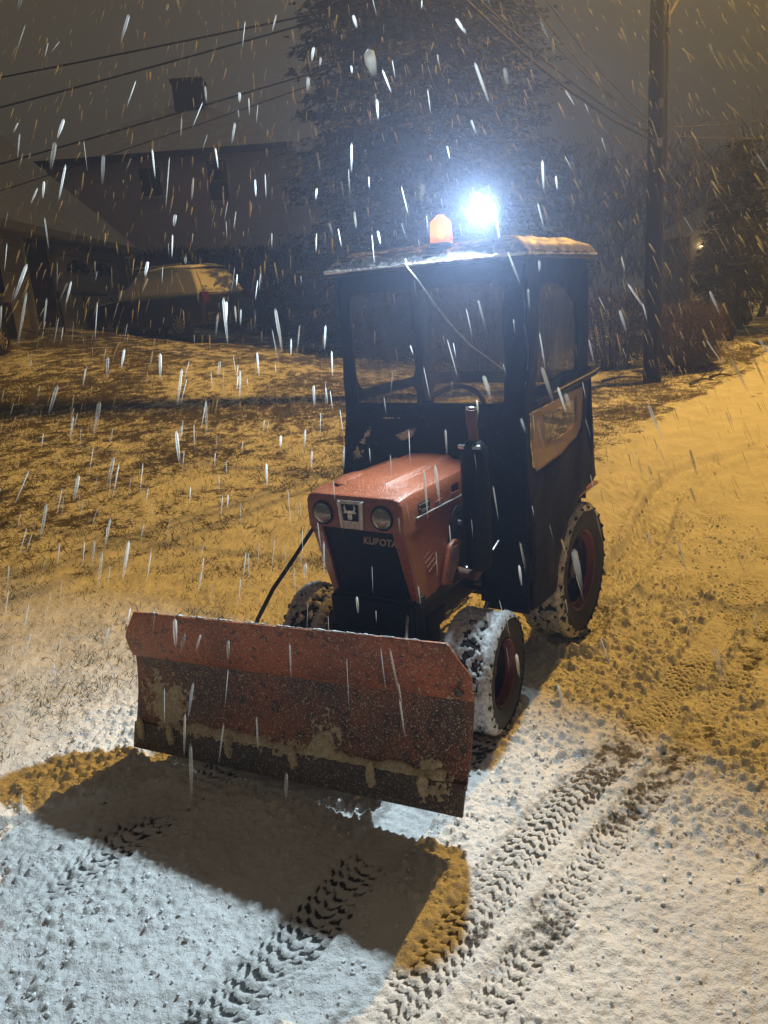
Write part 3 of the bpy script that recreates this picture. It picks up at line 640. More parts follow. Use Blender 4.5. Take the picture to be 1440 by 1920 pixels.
# wheels
def tyre_snow(parent, R, Wd, seed, thr, deep, rim_in=0.86):
    nu, nv = 300, 44
    u = np.linspace(0, 1, nu, endpoint=False); v = np.linspace(0, 1, nv)
    UU, VV = np.meshgrid(u, v, indexing='ij')
    a = UU * 2 * np.pi
    px = np.clip((VV - 0.5) * 2, -1, 1)
    shoulder = np.clip((np.abs(px) - 0.74) / 0.26, 0, 1)
    rr = R * (1 - 0.10 * shoulder ** 2) ; xx = px * Wd / 2 * (1 + 0.02 * shoulder)
    n1 = fbm(UU * 46 + seed, VV * 7 + seed, 4, seed); n2 = fbm(UU * 90, VV * 16, 3, seed + 5)
    zz_ = fbm(UU * 14 + seed, VV * 2, 2, seed + 9)
    edge = 0.16 * np.exp(-((np.abs(px) - 0.85) / 0.22) ** 2)
    n3 = fbm(UU * 150, VV * 26, 3, seed + 15); k = n1 * 0.38 + n2 * 0.27 + n3 * 0.20 + zz_ * 0.15 + edge
    h = np.clip((k - thr) / 0.10, -1, 1)
    rad_ = rr + 0.004 + deep * h
    P = np.stack([xx, rad_ * np.cos(a), rad_ * np.sin(a)], -1).reshape(-1, 3)
    i, j = np.meshgrid(np.arange(nu), np.arange(nv - 1), indexing='ij')
    a0 = (i * nv + j).ravel(); a1 = (((i + 1) % nu) * nv + j).ravel()
    f = np.stack([a0, a0 + 1, a1 + 1, a1], 1)
    kk = h.ravel(); keep = kk[f].max(1) > -0.35
    f = f[keep]; uq, inv = np.unique(f, return_inverse=True)
    return np_mesh('packed_snow', P[uq], inv.reshape(-1, 4), M['snow_wet'], parent, sm=True)
def wheel(x, y, R, Wd, rimR, side, steer, nlug, seed, thr, name):
    piv = Matrix.Translation((x, y, R))
    mb = MB(); Q = Matrix.Rotation(rad(90), 4, 'Y')
    w = Wd / 2
    prof = [(rimR, -w * 0.55), (rimR + 0.01, -w * 0.85), (rimR + (R - rimR) * 0.5, -w * 1.02), (R * 0.93, -w * 0.96), (R * 0.965, -w * 0.80), (R * 0.972, 0), (R * 0.965, w * 0.80), (R * 0.93, w * 0.96), (rimR + (R - rimR) * 0.5, w * 1.02), (rimR + 0.01, w * 0.85), (rimR, w * 0.55)]
    mb.lathe([(r, h) for r, h in prof], Q, 56, closed=True)
    # tread lugs
    for k in range(nlug):
        for sx in (-1, 1):
            a = 2 * math.pi * (k + (0.5 if sx > 0 else 0)) / nlug
            M2 = Matrix.Rotation(a, 4, 'X')
            for (x0, x1, dy) in ((0.04, 0.30, 0.0), (0.36, 0.66, 0.012), (0.70, 1.0, 0.022)):
                hh = R * 0.028; cz = R * 0.972 if x1 < 0.9 else R * 0.955
                bx = MB().box((sx * w * (x0 + x1) / 2, dy * sx, cz + hh * 0.3), (w * (x1 - x0), R * 0.085, hh * 1.6), rot=(0, (rad(12) * sx if x1 > 0.9 else 0), rad(-22) * sx))
                mb.add(bx.v, bx.f, M2)
    o = mb.build(name, M['rubber'], T); o.matrix_local = piv @ Matrix.Rotation(steer, 4, 'Z')
    d = side * w
    rp = [(rimR * 1.05, d * 0.86), (rimR * 1.0, d * 0.80), (rimR * 0.95, d * 0.30), (rimR * 0.90, d * -0.05), (rimR * 0.66, d * -0.12), (rimR * 0.55, d * 0.12), (rimR * 0.34, d * 0.18), (0.001, d * 0.18)]
    rm = MB().lathe(rp, Q, 48, cap=False).build('rim', M['rim'], o)
    MB().lathe([(rimR * 1.04, d * 0.88), (rimR * 0.99, d * 0.84), (rimR * 0.93, d * 0.60), (rimR * 0.86, d * 0.58), (rimR * 0.86, d * 0.52), (rimR * 0.95, d * 0.54)], Q, 48, closed=True).build('rim_flange', M['flange'], o)
    MB().lathe([(rimR * 0.26, d * 0.16), (rimR * 0.22, d * 0.46), (0.001, d * 0.50)], Q, 20).build('hub_cap', M['rim'], o)
    for k in range(5):
        a = 2 * math.pi * k / 5 + 0.4
        MB().lathe([(0.011, d * 0.14), (0.011, d * 0.28), (0.001, d * 0.30)], Matrix.Rotation(a, 4, 'X') @ Matrix.Translation((0, rimR * 0.42, 0)) @ Q, 6).build('wheel_nut', M['rust'], o)
    tyre_snow(o, R, Wd, seed, thr, 0.008)
    return o
ST_A = rad(-7)
wheel(0.395, 0.150, 0.242, 0.215, 0.135, 1, -ST_A, 26, 3, 0.50, 'front_wheel')
wheel(-0.415, 0.150, 0.242, 0.215, 0.135, -1, -ST_A, 26, 17, 0.56, 'front_wheel')
wheel(0.370, 1.165, 0.338, 0.22, 0.20, 1, 0, 22, 29, 0.53, 'rear_wheel')
wheel(-0.370, 1.165, 0.338, 0.22, 0.20, -1, 0, 22, 41, 0.54, 'rear_wheel')
MB().tube([(-0.27, 1.14, 0.35), (0.27, 1.14, 0.35)], 0.05, 12).box((0, 1.0, 0.42), (0.26, 0.5, 0.24)).build('rear_axle', M['engine'], T, bevel=0.01)
# muffler and exhaust
mx_, my_ = 0.345, 0.255
mu = MB().lathe([(0.030, 0.64), (0.052, 0.66), (0.058, 0.70), (0.058, 1.12), (0.055, 1.15), (0.035, 1.175), (0.028, 1.18)], Matrix.Translation((mx_, my_, 0)), 28).build('muffler', M['grille'], T)
MB().tube([(mx_, my_, 1.17), (mx_, my_, 1.20), (mx_ - 0.004, my_ - 0.004, 1.25), (mx_ + 0.004, my_ - 0.012, 1.31)], [0.020, 0.019, 0.020, 0.024], 14, cap=False).build('exhaust_pipe', M['rust'], mu, solid=0.003)
MB().lathe([(0.0235, 0), (0.0262, 0.002), (0.0235, 0.005), (0.0215, 0.002)], Matrix.Translation((mx_ + 0.004, my_ - 0.013, 1.311)) @ Matrix.Rotation(rad(-14), 4, 'X'), 18, closed=True).build('pipe_rim', M['steel'], mu)
for k in range(2):
    MB().box((mx_ + (0.030 if k else -0.034), my_ - 0.040, 1.163), (0.034, 0.014, 0.016), rot=(0.4, 0, 0.3 if k else -0.3)).build('clamp_bracket', M['steel'], mu, bevel=0.003)
MB().tube([(mx_, my_, 0.65), (mx_ - 0.03, my_ + 0.02, 0.60), (0.20, 0.30, 0.60)], 0.022, 12).build('manifold_pipe', M['rust'], mu)
# black cable looping down from under the hood to the blade lift
MB().tube([(-0.235, -0.07, 0.87), (-0.245, -0.12, 0.83), (-0.262, -0.20, 0.76), (-0.30, -0.30, 0.66), (-0.325, -0.38, 0.56), (-0.33, -0.43, 0.47), (-0.33, -0.45, 0.38)], 0.0085, 8).build('cable', M['wire'], T)
MB().lathe([(0.02, -0.03), (0.035, -0.01), (0.038, 0.02), (0.02, 0.03)], Matrix.Translation((-0.225, -0.055, 0.865)) @ Matrix.Rotation(rad(60), 4, 'Y'), 16).build('work_horn', M['black'], T)
# footboards and fenders
for s in (-1, 1):
    MB().box((s * 0.36, 0.66, 0.37), (0.20, 0.34, 0.02)).build('footboard', M['black'], T, bevel=0.004)
    MB().box((s * 0.33, 1.14, 0.74), (0.28, 0.56, 0.02)).box((s * 0.2, 1.14, 0.60), (0.02, 0.56, 0.28)).build('fender', M['orange'], T, bevel=0.008)
MB().box((0.30, 0.60, 0.52), (0.12, 0.12, 0.14)).build('tool_box', M['engine'], T, bevel=0.01)
# cab floor, seat, dashboard, steering wheel
MB().box((0, 0.80, 0.44), (0.46, 0.56, 0.02)).build('cab_floor', M['black'], T)
MB().box((0, 0.60, 0.98), (0.36, 0.14, 0.34), top=(0.8, 0.6)).build('dashboard', M['black'], T, bevel=0.02)
sw = MB().tube([(0.17 * math.cos(a), 0.70 + 0.12 * math.sin(a), 1.20 + 0.12 * math.sin(a)) for a in np.linspace(0, 2 * math.pi, 25)], 0.013, 8, cap=False).build('steering_wheel', M['black'], T)
MB().tube([(0, 0.60, 1.10), (0, 0.70, 1.20)], 0.018).tube([(-0.165, 0.70, 1.20), (0.165, 0.70, 1.20)], 0.009).build('steering_column', M['black'], sw)
MB().box((0, 1.02, 0.80), (0.36, 0.34, 0.09)).build('seat', M['black'], T, bevel=0.03)
MB().grid(12, 10, lambda u, v: (0.19 * (2 * u - 1) * (1 - 0.25 * v ** 3), 1.17 + 0.05 * (2 * u - 1) ** 2 * -1 + 0.06 * v, 0.82 + 0.36 * v * (1 - 0.10 * (2 * u - 1) ** 2))).build('backrest', M['black'], T, solid=0.05)
# ---- cab canvas
XL, XR, YF, YB = -0.43, 0.465, 0.50, 1.235
def wav(a, b_, k): return 0.010 * math.sin(a * 9 + k) * math.sin(b_ * 5 + k * 2)
def fold(P, n=4, amp=0.006, seed=0):
    "subdivide outline and let the cloth edge wander a little"
    rnd = random.Random(seed); out = []
    for i in range(len(P)):
        a = Vector(P[i]); b_ = Vector(P[(i + 1) % len(P)]); m_ = max(1, int((b_ - a).length / 0.09))
        for k in range(m_):
            q = a.lerp(b_, k / m_); j = amp if k else amp * 0.3
            out.append((q.x + rnd.uniform(-j, j), q.y + rnd.uniform(-j, j)))
    return out
fr_out = fold([(XL, 1.87), (XL, 1.60), (XL - 0.01, 1.30), (XL - 0.03, 1.10), (XL - 0.07, 0.91), (-0.24, 0.93), (-0.23, 1.04), (0.23, 1.04), (0.235, 0.95), (0.235, 0.40), (XR + 0.005, 0.385), (XR + 0.01, 0.9), (XR, 1.4), (XR, 1.87)], seed=1)
wind = rrect(-0.385, 0.375, 1.285, 1.775, 0.025, 4, 0.05)
fr = holed('front_canvas', fr_out, [wind], lambda a, b_: (a, YF + wav(a, b_, 1) - 0.03 * max(0, 1.2 - b_) * (a > 0.2), b_), M['canvas'], T, 0.008)
holed('windshield', [(a * 1.0, b_) for a, b_ in rrect(-0.395, 0.385, 1.275, 1.785, 0.025, 4, 0.05)], [], lambda a, b_: (a, YF + 0.012 + 0.008 * math.sin(a * 14), b_), M['vinyl'], fr, 0.002)
MB().box((-0.005, YF + 0.015, 1.276), (0.80, 0.03, 0.022)).build('windshield_ledge', M['black'], fr, bevel=0.003)
# snow caught in the folds below the windshield
def patch(name, c, u, v, nu, nv, w, h, thr, deep, seed, mat, parent, nrm, sag=0.0):
    U_, V_ = np.meshgrid(np.linspace(-1, 1, nu), np.linspace(-1, 1, nv), indexing='ij')
    k = 0.5 * fbm(U_ * w * 22 + seed, V_ * h * 22 + seed, 4, seed) + 0.5 * fbm(U_ * w * 120 + seed, V_ * h * 160 + seed, 4, seed) + 0.50 * (1 - (U_ ** 2 + V_ ** 2)) - 0.24
    hh = np.clip((k - thr) / 0.15, -0.4, 1)
    c = Vector(c); u = Vector(u); v = Vector(v); nrm = Vector(nrm)
    P = np.array(c)[None, :] + U_.reshape(-1, 1) * w * np.array(u) + (V_ - sag * (1 - U_ ** 2)).reshape(-1, 1) * h * np.array(v) + hh.reshape(-1, 1) * deep * np.array(nrm)
    i, j = np.meshgrid(np.arange(nu - 1), np.arange(nv - 1), indexing='ij'); a0 = (i * nv + j).ravel()
    f = np.stack([a0, a0 + nv, a0 + nv + 1, a0 + 1], 1); f = f[hh.ravel()[f].max(1) > -0.1]
    if len(f) == 0: return
    uq, inv = np.unique(f, return_inverse=True)
    return np_mesh(name, P[uq], inv.reshape(-1, 4), mat, parent, sm=True)
patch('fold_snow', (-0.13, YF - 0.006, 1.165), (0.96, 0, 0.28), (-0.28, 0, 0.96), 70, 34, 0.080, 0.024, 0.44, 0.008, 5, M['warm_lit_snow'], fr, (0, -1, 0), 1.0)
patch('fold_snow', (-0.36, YF - 0.006, 1.10), (0.6, 0, 0.8), (-0.8, 0, 0.6), 80, 40, 0.11, 0.036, 0.47, 0.008, 8, M['warm_lit_snow'], fr, (0, -1, 0), 0.3)
patch('fold_snow', (-0.17, YF - 0.006, 1.222), (1, 0, 0.02), (0, 0, 1), 60, 14, 0.08, 0.008, 0.44, 0.005, 12, M['warm_lit_snow'], fr, (0, -1, 0), 0.0)
# right-hand curtain as one walks: the tractor's left side, with two windows
sd_out = fold([(YF, 1.87), (YF, 1.30), (YF - 0.01, 0.385), (0.72, 0.395), (0.765, 0.44), (0.80, 0.52), (0.835, 0.60), (0.90, 0.68), (1.02, 0.735), (1.045, 0.76), (1.31, 0.80), (1.305, 1.10), (1.265, 1.16), (1.225, 1.30), (1.235, 1.87)], amp=0.004, seed=2)
up_w = [(0.585, 1.345), (1.085, 1.365), (1.10, 1.56), (1.085, 1.66), (1.02, 1.715), (0.90, 1.745), (0.76, 1.755), (0.66, 1.735), (0.605, 1.67), (0.59, 1.55)]
lo_w = [(0.535, 1.245), (1.15, 1.278), (1.15, 1.13), (1.12, 1.085), (1.02, 1.055), (0.80, 1.025), (0.66, 0.995), (0.585, 0.985), (0.548, 1.02), (0.53, 1.10)]
def sxf(off, x=XR): return lambda a, b_: (x + off + wav(a, b_, 3) + (0.02 * smooth(1.25, 0.9, b_) * smooth(0.5, 0.8, a)), a, b_)
sd_ = holed('side_canvas', sd_out, [up_w, lo_w], sxf(0.006), M['canvas'], T, 0.008)
big = lambda P, s: [((a - sum(q[0] for q in P) / len(P)) * s + sum(q[0] for q in P) / len(P), (b_ - sum(q[1] for q in P) / len(P)) * s + sum(q[1] for q in P) / len(P)) for a, b_ in P]
holed('side_window', big(up_w, 1.04), [], sxf(0.0), M['vinyl'], sd_, 0.002)
lo_in = [(0.665, 1.215), (1.065, 1.238), (1.068, 1.165), (1.04, 1.13), (0.95, 1.112), (0.80, 1.098), (0.672, 1.092)]
holed('window_border', big(lo_w, 0.985), [lo_in], sxf(0.014), M['tan'], sd_, 0.003)
holed('lower_window', big(lo_in, 1.05), [], sxf(0.008), M['frost'], sd_, 0.002)
MB().tube([(XR + 0.047, 0.49, 1.292), (XR + 0.047, 1.22, 1.328)], 0.013, 8).build('side_rail', M['grille'], T)
MB().tube([(XR + 0.045, 1.20, 1.327), (XR + 0.035, 1.32, 1.333)], 0.013, 8).build('rail_handle', M['grille'], T)
# rear flap hanging behind the door
MB().grid(10, 14, lambda u, v: (XR + 0.004 + 0.02 * math.sin(u * 7), 1.23 + 0.085 * u * (0.4 + 0.6 * v), 1.33 - 0.54 * v + 0.03 * u)).build('rear_flap', M['canvas'], T, solid=0.006)
# far side curtain and rear curtain
sd2_ = holed('side_canvas', fold([(YF, 1.87), (YF, 0.93), (0.8, 0.78), (1.235, 0.72), (1.235, 1.87)], seed=5), [rrect(0.58, 1.14, 1.335, 1.80, 0.05, 4), rrect(0.56, 1.14, 0.98, 1.285, 0.05, 4)], lambda a, b_: (XL + wav(a, b_, 6) - 0.05 * smooth(1.2, 0.8, b_), a, b_), M['canvas'], T, 0.008)
holed('side_window', rrect(0.57, 1.15, 1.325, 1.81, 0.05, 4), [], lambda a, b_: (XL + 0.004 + 0.012 * math.sin(a * 12 + b_ * 5), a, b_), M['vinyl'], sd2_, 0.002)
holed('lower_window', rrect(0.55, 1.15, 0.97, 1.29, 0.05, 4), [], lambda a, b_: (XL + 0.004, a, b_), M['vinyl'], sd2_, 0.002)
bk = holed('rear_canvas', fold([(XL, 1.87), (XL, 0.70), (XR, 0.70), (XR, 1.87)], seed=6), [rrect(-0.38, 0.435, 1.345, 1.80, 0.04, 4), rrect(-0.38, 0.435, 0.84, 1.285, 0.04, 4)], lambda a, b_: (a, YB + 0.3 * wav(a, b_, 9), b_), M['canvas'], T, 0.008)
holed('rear_window', rrect(-0.39, 0.445, 1.335, 1.81, 0.04, 4), [], lambda a, b_: (a, YB - 0.004, b_), M['vinyl'], bk, 0.002)
holed('lower_window', rrect(-0.39, 0.445, 0.83, 1.295, 0.04, 4), [], lambda a, b_: (a, YB - 0.004, b_), M['vinyl'], bk, 0.002)
for (x, y) in ((XL + 0.025, YF + 0.025), (XR - 0.03, YF + 0.03), (XL + 0.025, YB - 0.03), (XR - 0.03, YB - 0.03)):
    MB().tube([(x, y, 0.45), (x, y, 1.87)], 0.016, 8).build('cab_post', M['black'], T)
# roof
x0, x1, y0, y1 = XL - 0.035, XR + 0.035, YF - 0.035, YB + 0.06
def roofp(z, i): return [(x0 + i, y0 + i, z), (x1 - i, y0 + i, z), (x1 - i, y1 - i, z), (x0 + i, y1 - i, z)]
mb = MB(); L_ = [roofp(1.855, 0.0), roofp(1.878, -0.004), roofp(1.90, 0.012), roofp(1.935, 0.060), roofp(1.948, 0.14)]
for q in L_: mb.v += [Vector(p) for p in q]
for i in range(len(L_) - 1):
    for k in range(4): a = i * 4; mb.f.append([a + k, a + (k + 1) % 4, a + 4 + (k + 1) % 4, a + 4 + k])
mb.f.append([3, 2, 1, 0]); b0 = (len(L_) - 1) * 4; mb.f.append([b0, b0 + 1, b0 + 2, b0 + 3])
roof = mb.build('cab_roof', M['black'], T, bevel=0.004)
def roof_snow(u, v):
    x = x0 - 0.002 + (x1 - x0 + 0.004) * u; y = y0 - 0.004 + (y1 - y0 + 0.004) * v
    e = min(x - x0, x1 - x, y - y0, y1 - y); h = 1.880 + 0.020 * min(1, max(0, (e - 0.0) / 0.02)) ** 0.7 + 0.050 * min(1, max(0, e / 0.10)) ** 0.9
    h += 0.010 * (float(vnoise(np.array([x * 22.0]), np.array([y * 22.0]), 3)[0]) - 0.4) * min(1, e / 0.02 + 0.2)
    return (x, y, h)
MB().grid(72, 60, roof_snow).build('roof_snow', M['roof_slush'], roof)
us = np.linspace(0, 1, 240); nz = fbm(us * 12, us * 0 + 1.0, 4, 15); nz2 = fbm(us * 70, us * 0 + 4.0, 3, 16)
MB().tube([(x0 + (x1 - x0) * u, y0 - 0.006, 1.876 + 0.006 * (b_ - 0.5)) for u, b_ in zip(us, nz2)], [0.004 + 0.010 * max(0, a - 0.3) + 0.005 * (b_ - 0.4) for a, b_ in zip(nz, nz2)], 7).tube([(x1 + 0.003, y0 + (y1 - y0) * u, 1.874 + 0.005 * (b_ - 0.5)) for u, b_ in zip(us, nz2)], [0.002 + 0.010 * max(0, a - 0.35) + 0.004 * (b_ - 0.4) for a, b_ in zip(nz[::-1], nz2)], 6).build('drip_edge_snow', M['snow'], roof)
MB().tube([(-0.035, y0 - 0.014, 1.900), (-0.028, y0 - 0.018, 1.87), (0.015, 0.462, 1.81), (0.085, 0.475, 1.705), (0.16, 0.480, 1.61), (0.24, 0.484, 1.53), (0.31, 0.487, 1.48), (0.375, 0.490, 1.435)], [0.005, 0.0045, 0.004, 0.004, 0.0035, 0.003, 0.003, 0.003], 6).build('tie_strap', M['cream'], roof)
# beacon
bx, by = 0.082, 0.56
be = MB().lathe([(0.056, 1.935), (0.056, 1.948), (0.050, 1.953), (0.001, 1.953)], Matrix.Translation((bx, by, 0)), 32).build('beacon', M['black'], T)
MB().lathe([(0.0480, 1.953), (0.0450, 2.030), (0.0435, 2.037), (0.013, 2.064), (0.001, 2.066)], Matrix.Translation((bx, by, 0)), 32).build('amber_dome', M['amber'], be)
icos(MB(), (bx, by, 1.985), 0.013, n=8).build('bulb', M['bulb_on'], be)
bl = bpy.data.lights.new('beacon_light', 'POINT'); bl.energy = 0.24; bl.color = (1.0, 0.80, 0.04); bl.shadow_soft_size = 0.012
blo = bpy.data.objects.new('beacon_light', bl); COL.objects.link(blo); blo.parent = T; blo.location = (bx, by, 1.985 + 0.02)
# work lamp
lx, ly, lz = LAMP_L
Ml = Matrix.Translation((lx, ly, lz)) @ Matrix.Rotation(rad(-4) * -1, 4, 'Z') @ Matrix.Rotation(rad(90 + 10), 4, 'X')
wlamp = MB().lathe([(0.025, -0.045), (0.045, -0.030), (0.057, 0.0), (0.060, 0.030), (0.054, 0.032)], Ml, 36).tube([(lx, ly + 0.02, lz - 0.05), (lx, ly + 0.035, 1.93)], 0.012).build('work_lamp', M['black'], T)
MB().lathe([(0.053, 0.024), (0.052, 0.030), (0.030, 0.034), (0.001, 0.036)], Ml, 36).build('lamp_lens', M['lamp_on'], wlamp)

# ---- snow blade
A_ = Vector((0.650, -0.540, 0.090)); B_ = Vector((-0.825, -0.680, 0.020))
Mc = (A_ + B_) / 2; ux = (A_ - B_).normalized(); BW = (A_ - B_).length / 2
fw = Vector((ux.y, -ux.x, 0)).normalized()
uz = Vector((0, 0, 1))
if fw.y > 0: fw = -fw
prof = [(0.0, 0.0), (0.06, -0.010), (0.14, -0.028), (0.22, -0.045), (0.30, -0.054), (0.375, -0.056), (0.398, -0.055), (0.404, -0.041), (0.45, -0.026), (0.52, -0.010), (0.57, -0.002), (0.625, 0.004)]
ph = np.array([p[0] for p in prof]); pdp = np.array([p[1] for p in prof])
def blade_p(u, h, off=0.0):
    hw = BW
    if h > 0.40: hw = BW
    if h > 0.51: hw = BW - 0.078 * ((h - 0.51) / 0.11)
    hw += 0.002 if 0.4 <= h <= 0.51 else 0
    d = float(np.interp(h, ph, pdp))
    return Mc + ux * (u * hw + 0.085 * h) + fw * (d + off) + uz * h
hs = [0.085, 0.12, 0.16, 0.20, 0.24, 0.28, 0.32, 0.355, 0.385, 0.398, 0.402, 0.408, 0.43, 0.46, 0.49, 0.50, 0.53, 0.55, 0.575, 0.60, 0.615]
blade = MB().grid(60, 12, lambda u, v: blade_p(2 * u - 1, min(0.085 + 0.34 * v, 0.398), 0.0025 * math.sin(u * 5)) + uz * max(0, 0.085 + 0.34 * v - 0.398)).build('snow_blade', M['blade'], T, solid=0.007, bevel=0.0015, ang=25)
MB().grid(60, 9, lambda u, v: blade_p(2 * u - 1, 0.402 + 0.218 * v, 0.0025 * math.sin(u * 5) + 0.001)).build('upper_plate', M['blade_top'], blade, solid=0.008, bevel=0.0015, ang=25)
edge = MB().grid(60, 4, lambda u, v: blade_p(2 * u - 1, 0.0 + 0.112 * v, 0.010)).build('cutting_edge', M['edge'], blade, solid=0.010, bevel=0.002)
for u in (-0.94, -0.72, -0.32, 0.09, 0.53, 0.80):
    p = blade_p(u, 0.068, 0.016)
    Mb = Matrix.Translation(p) @ fw.to_track_quat('Z', 'Y').to_matrix().to_4x4()
    MB().lathe([(0.0125, -0.002), (0.0125, 0.003), (0.009, 0.006), (0.001, 0.007)], Mb, 14).build('blade_bolt', M['edge'], blade)
    patch('bolt_snow', p + fw * 0.002 + uz * 0.022, ux, uz, 20, 34, 0.021, 0.052, 0.36, 0.007, int(u * 50) + 60, M['warm_lit_snow'], blade, fw)
p = blade_p(0.94, 0.44, 0.006)
MB().lathe([(0.016, -0.002), (0.016, 0.004), (0.008, 0.007)], Matrix.Translation(p) @ fw.to_track_quat('Z', 'Y').to_matrix().to_4x4(), 14).build('blade_bolt', M['edge'], blade)
# snow lying on the step above the cutting edge, and plastered on the face
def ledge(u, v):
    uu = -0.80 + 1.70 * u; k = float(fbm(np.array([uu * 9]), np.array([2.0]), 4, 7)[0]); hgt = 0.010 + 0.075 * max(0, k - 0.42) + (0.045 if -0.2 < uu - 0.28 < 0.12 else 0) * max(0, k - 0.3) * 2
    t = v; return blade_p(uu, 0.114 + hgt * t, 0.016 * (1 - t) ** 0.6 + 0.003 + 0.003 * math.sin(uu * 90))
MB().grid(140, 5, ledge).build('ledge_snow', M['warm_lit_snow'], blade, solid=0.004)
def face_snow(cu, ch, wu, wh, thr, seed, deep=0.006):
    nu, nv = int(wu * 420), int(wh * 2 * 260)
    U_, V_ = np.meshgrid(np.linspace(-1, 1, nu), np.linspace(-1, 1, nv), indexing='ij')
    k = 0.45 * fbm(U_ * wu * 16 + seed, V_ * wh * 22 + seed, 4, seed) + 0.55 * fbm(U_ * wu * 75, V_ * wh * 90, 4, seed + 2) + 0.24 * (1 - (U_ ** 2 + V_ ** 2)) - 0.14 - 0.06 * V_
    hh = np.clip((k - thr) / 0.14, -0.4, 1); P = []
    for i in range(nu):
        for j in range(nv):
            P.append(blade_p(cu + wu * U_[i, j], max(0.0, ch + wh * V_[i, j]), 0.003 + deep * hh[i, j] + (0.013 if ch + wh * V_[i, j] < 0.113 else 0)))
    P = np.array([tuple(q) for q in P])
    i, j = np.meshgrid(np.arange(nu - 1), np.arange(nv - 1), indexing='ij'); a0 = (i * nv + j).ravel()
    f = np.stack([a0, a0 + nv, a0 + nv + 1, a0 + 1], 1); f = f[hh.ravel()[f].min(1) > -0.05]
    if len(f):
        uq, inv = np.unique(f, return_inverse=True); np_mesh('face_snow', P[uq], inv.reshape(-1, 4), M['warm_lit_snow'], blade, sm=True)
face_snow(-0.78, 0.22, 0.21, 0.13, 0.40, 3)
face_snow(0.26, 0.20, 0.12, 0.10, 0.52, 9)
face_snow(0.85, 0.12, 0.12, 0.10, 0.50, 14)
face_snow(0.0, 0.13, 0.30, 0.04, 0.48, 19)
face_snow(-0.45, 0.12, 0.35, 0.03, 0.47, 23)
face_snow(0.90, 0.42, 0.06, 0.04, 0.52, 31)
us = np.linspace(-0.88, 0.86, 260); nz = fbm(us * 14, us * 0 + 3.0, 4, 5); nz2 = fbm(us * 60, us * 0 + 9.0, 3, 6)
MB().tube([blade_p(u, 0.6215 + 0.002 * b_, -0.001 + 0.003 * (b_ - 0.5)) for u, b_ in zip(us, nz2)], [max(0.0006, 0.0005 + 0.009 * (a - 0.42) + 0.004 * (b_ - 0.4)) for a, b_ in zip(nz, nz2)], 6).build('top_edge_snow', M['snow'], blade)
# ribs and push frame behind the blade, plus an added light-blocking plate
for u in (-0.55, 0.0, 0.55):
    MB().prism([(0.0, 0.05), (-0.10, 0.08), (-0.12, 0.30), (-0.02, 0.50), (0.0, 0.50)], lambda a, b_, t, u=u: Mc + ux * (u * BW + t) + fw * (a - 0.10) + uz * b_, -0.008, 0.008).build('blade_rib', M['black'], blade)
MB().box((-0.02, -0.42, 0.32), (0.62, 0.08, 0.08), rot=(0, 0, rad(8))).box((0.14, -0.18, 0.32), (0.05, 0.5, 0.07)).box((-0.16, -0.18, 0.32), (0.05, 0.5, 0.07)).box((-0.24, -0.40, 0.17), (0.80, 0.014, 0.28), rot=(0, 0, rad(8))).build('push_frame_and_light_block', M['black'], T, bevel=0.003)  # last wide box: unseen plate added to stop lamp light under the blade
MB().tube([(0.0, -0.05, 0.44), (0.0, -0.30, 0.37)], 0.022).build('lift_cylinder', M['black'], T)
MB().tube([(0.165, -0.02, 0.565), (0.19, -0.09, 0.50), (0.245, -0.20, 0.395)], [0.007, 0.006, 0.007]).build('lift_rod', M['steel'], T)
MB().tube([(0.165, -0.025, 0.57), (0.17, -0.05, 0.48), (0.175, -0.10, 0.42)], 0.005).build('angle_rod', M['steel'], T)
icos(MB(), (0.252, -0.215, 0.385), 0.020, n=6).build('rod_end', M['cream'], T)
icos(MB(), (0.165, -0.02, 0.575), 0.018, n=6).build('rod_end', M['black'], T)
MB().box((0.29, -0.24, 0.34), (0.02, 0.06, 0.12)).build('lift_bracket', M['black'], T, bevel=0.004)
for k in range(2): MB().lathe([(0.010, 0), (0.010, 0.010), (0.001, 0.011)], Matrix.Translation((0.00 + 0.05 * k, -0.465, 0.335)) @ Matrix.Rotation(rad(90), 4, 'X'), 6).build('frame_bolt', M['steel'], T)
# ------------------------------------------------------------------ garage on the left
GX0 = -8.2
gar = empty('garage', (GX0, 23.0, 1.45), 0, 'low grey garage with steep snowy roof and a beige fan-windowed door', 'garage')
def gl(x, y, z): return (x - GX0, y - 23.0, z - 1.45)
wy0, wy1, gx1 = 16.9, 28.0, -15.4
EZ = 4.15
MB().box(gl((GX0 + gx1) / 2, (wy0 + wy1) / 2, (1.2 + EZ) / 2), (GX0 - gx1, wy1 - wy0, EZ - 1.2)).prism([(GX0, EZ), ((GX0 + gx1) / 2, 7.75), (gx1, EZ)], lambda a, b_, t: gl(a, t, b_), wy0, wy1).build('wall', M['gsiding'], gar)
for k in range(17):
    z_ = 1.7 + 0.145 * k
    MB().box(gl(GX0 + 0.012, (wy0 + wy1) / 2, z_), (0.025, wy1 - wy0, 0.012)).build('siding_board', M['gsiding'], gar)
mid = (GX0 + gx1) / 2
rf = MB().prism([(GX0 + 0.42, 4.02), (mid, 7.98), (gx1 - 0.42, 4.02), (gx1 - 0.42, 3.90), (mid, 7.84), (GX0 + 0.42, 3.90)], lambda a, b_, t: gl(a, t, b_), wy0 - 0.3, wy1 + 0.35).build('roof', M['roof_snow'], gar)
MB().box(gl(GX0 + 0.45, (wy0 + wy1) / 2, 3.94), (0.05, wy1 - wy0 + 0.66, 0.20)).build('gutter', M['trim'], rf, bevel=0.02)
MB().box(gl(GX0 + 0.20, (wy0 + wy1) / 2, 3.84), (0.46, wy1 - wy0 + 0.6, 0.03)).build('soffit', M['trim'], rf)
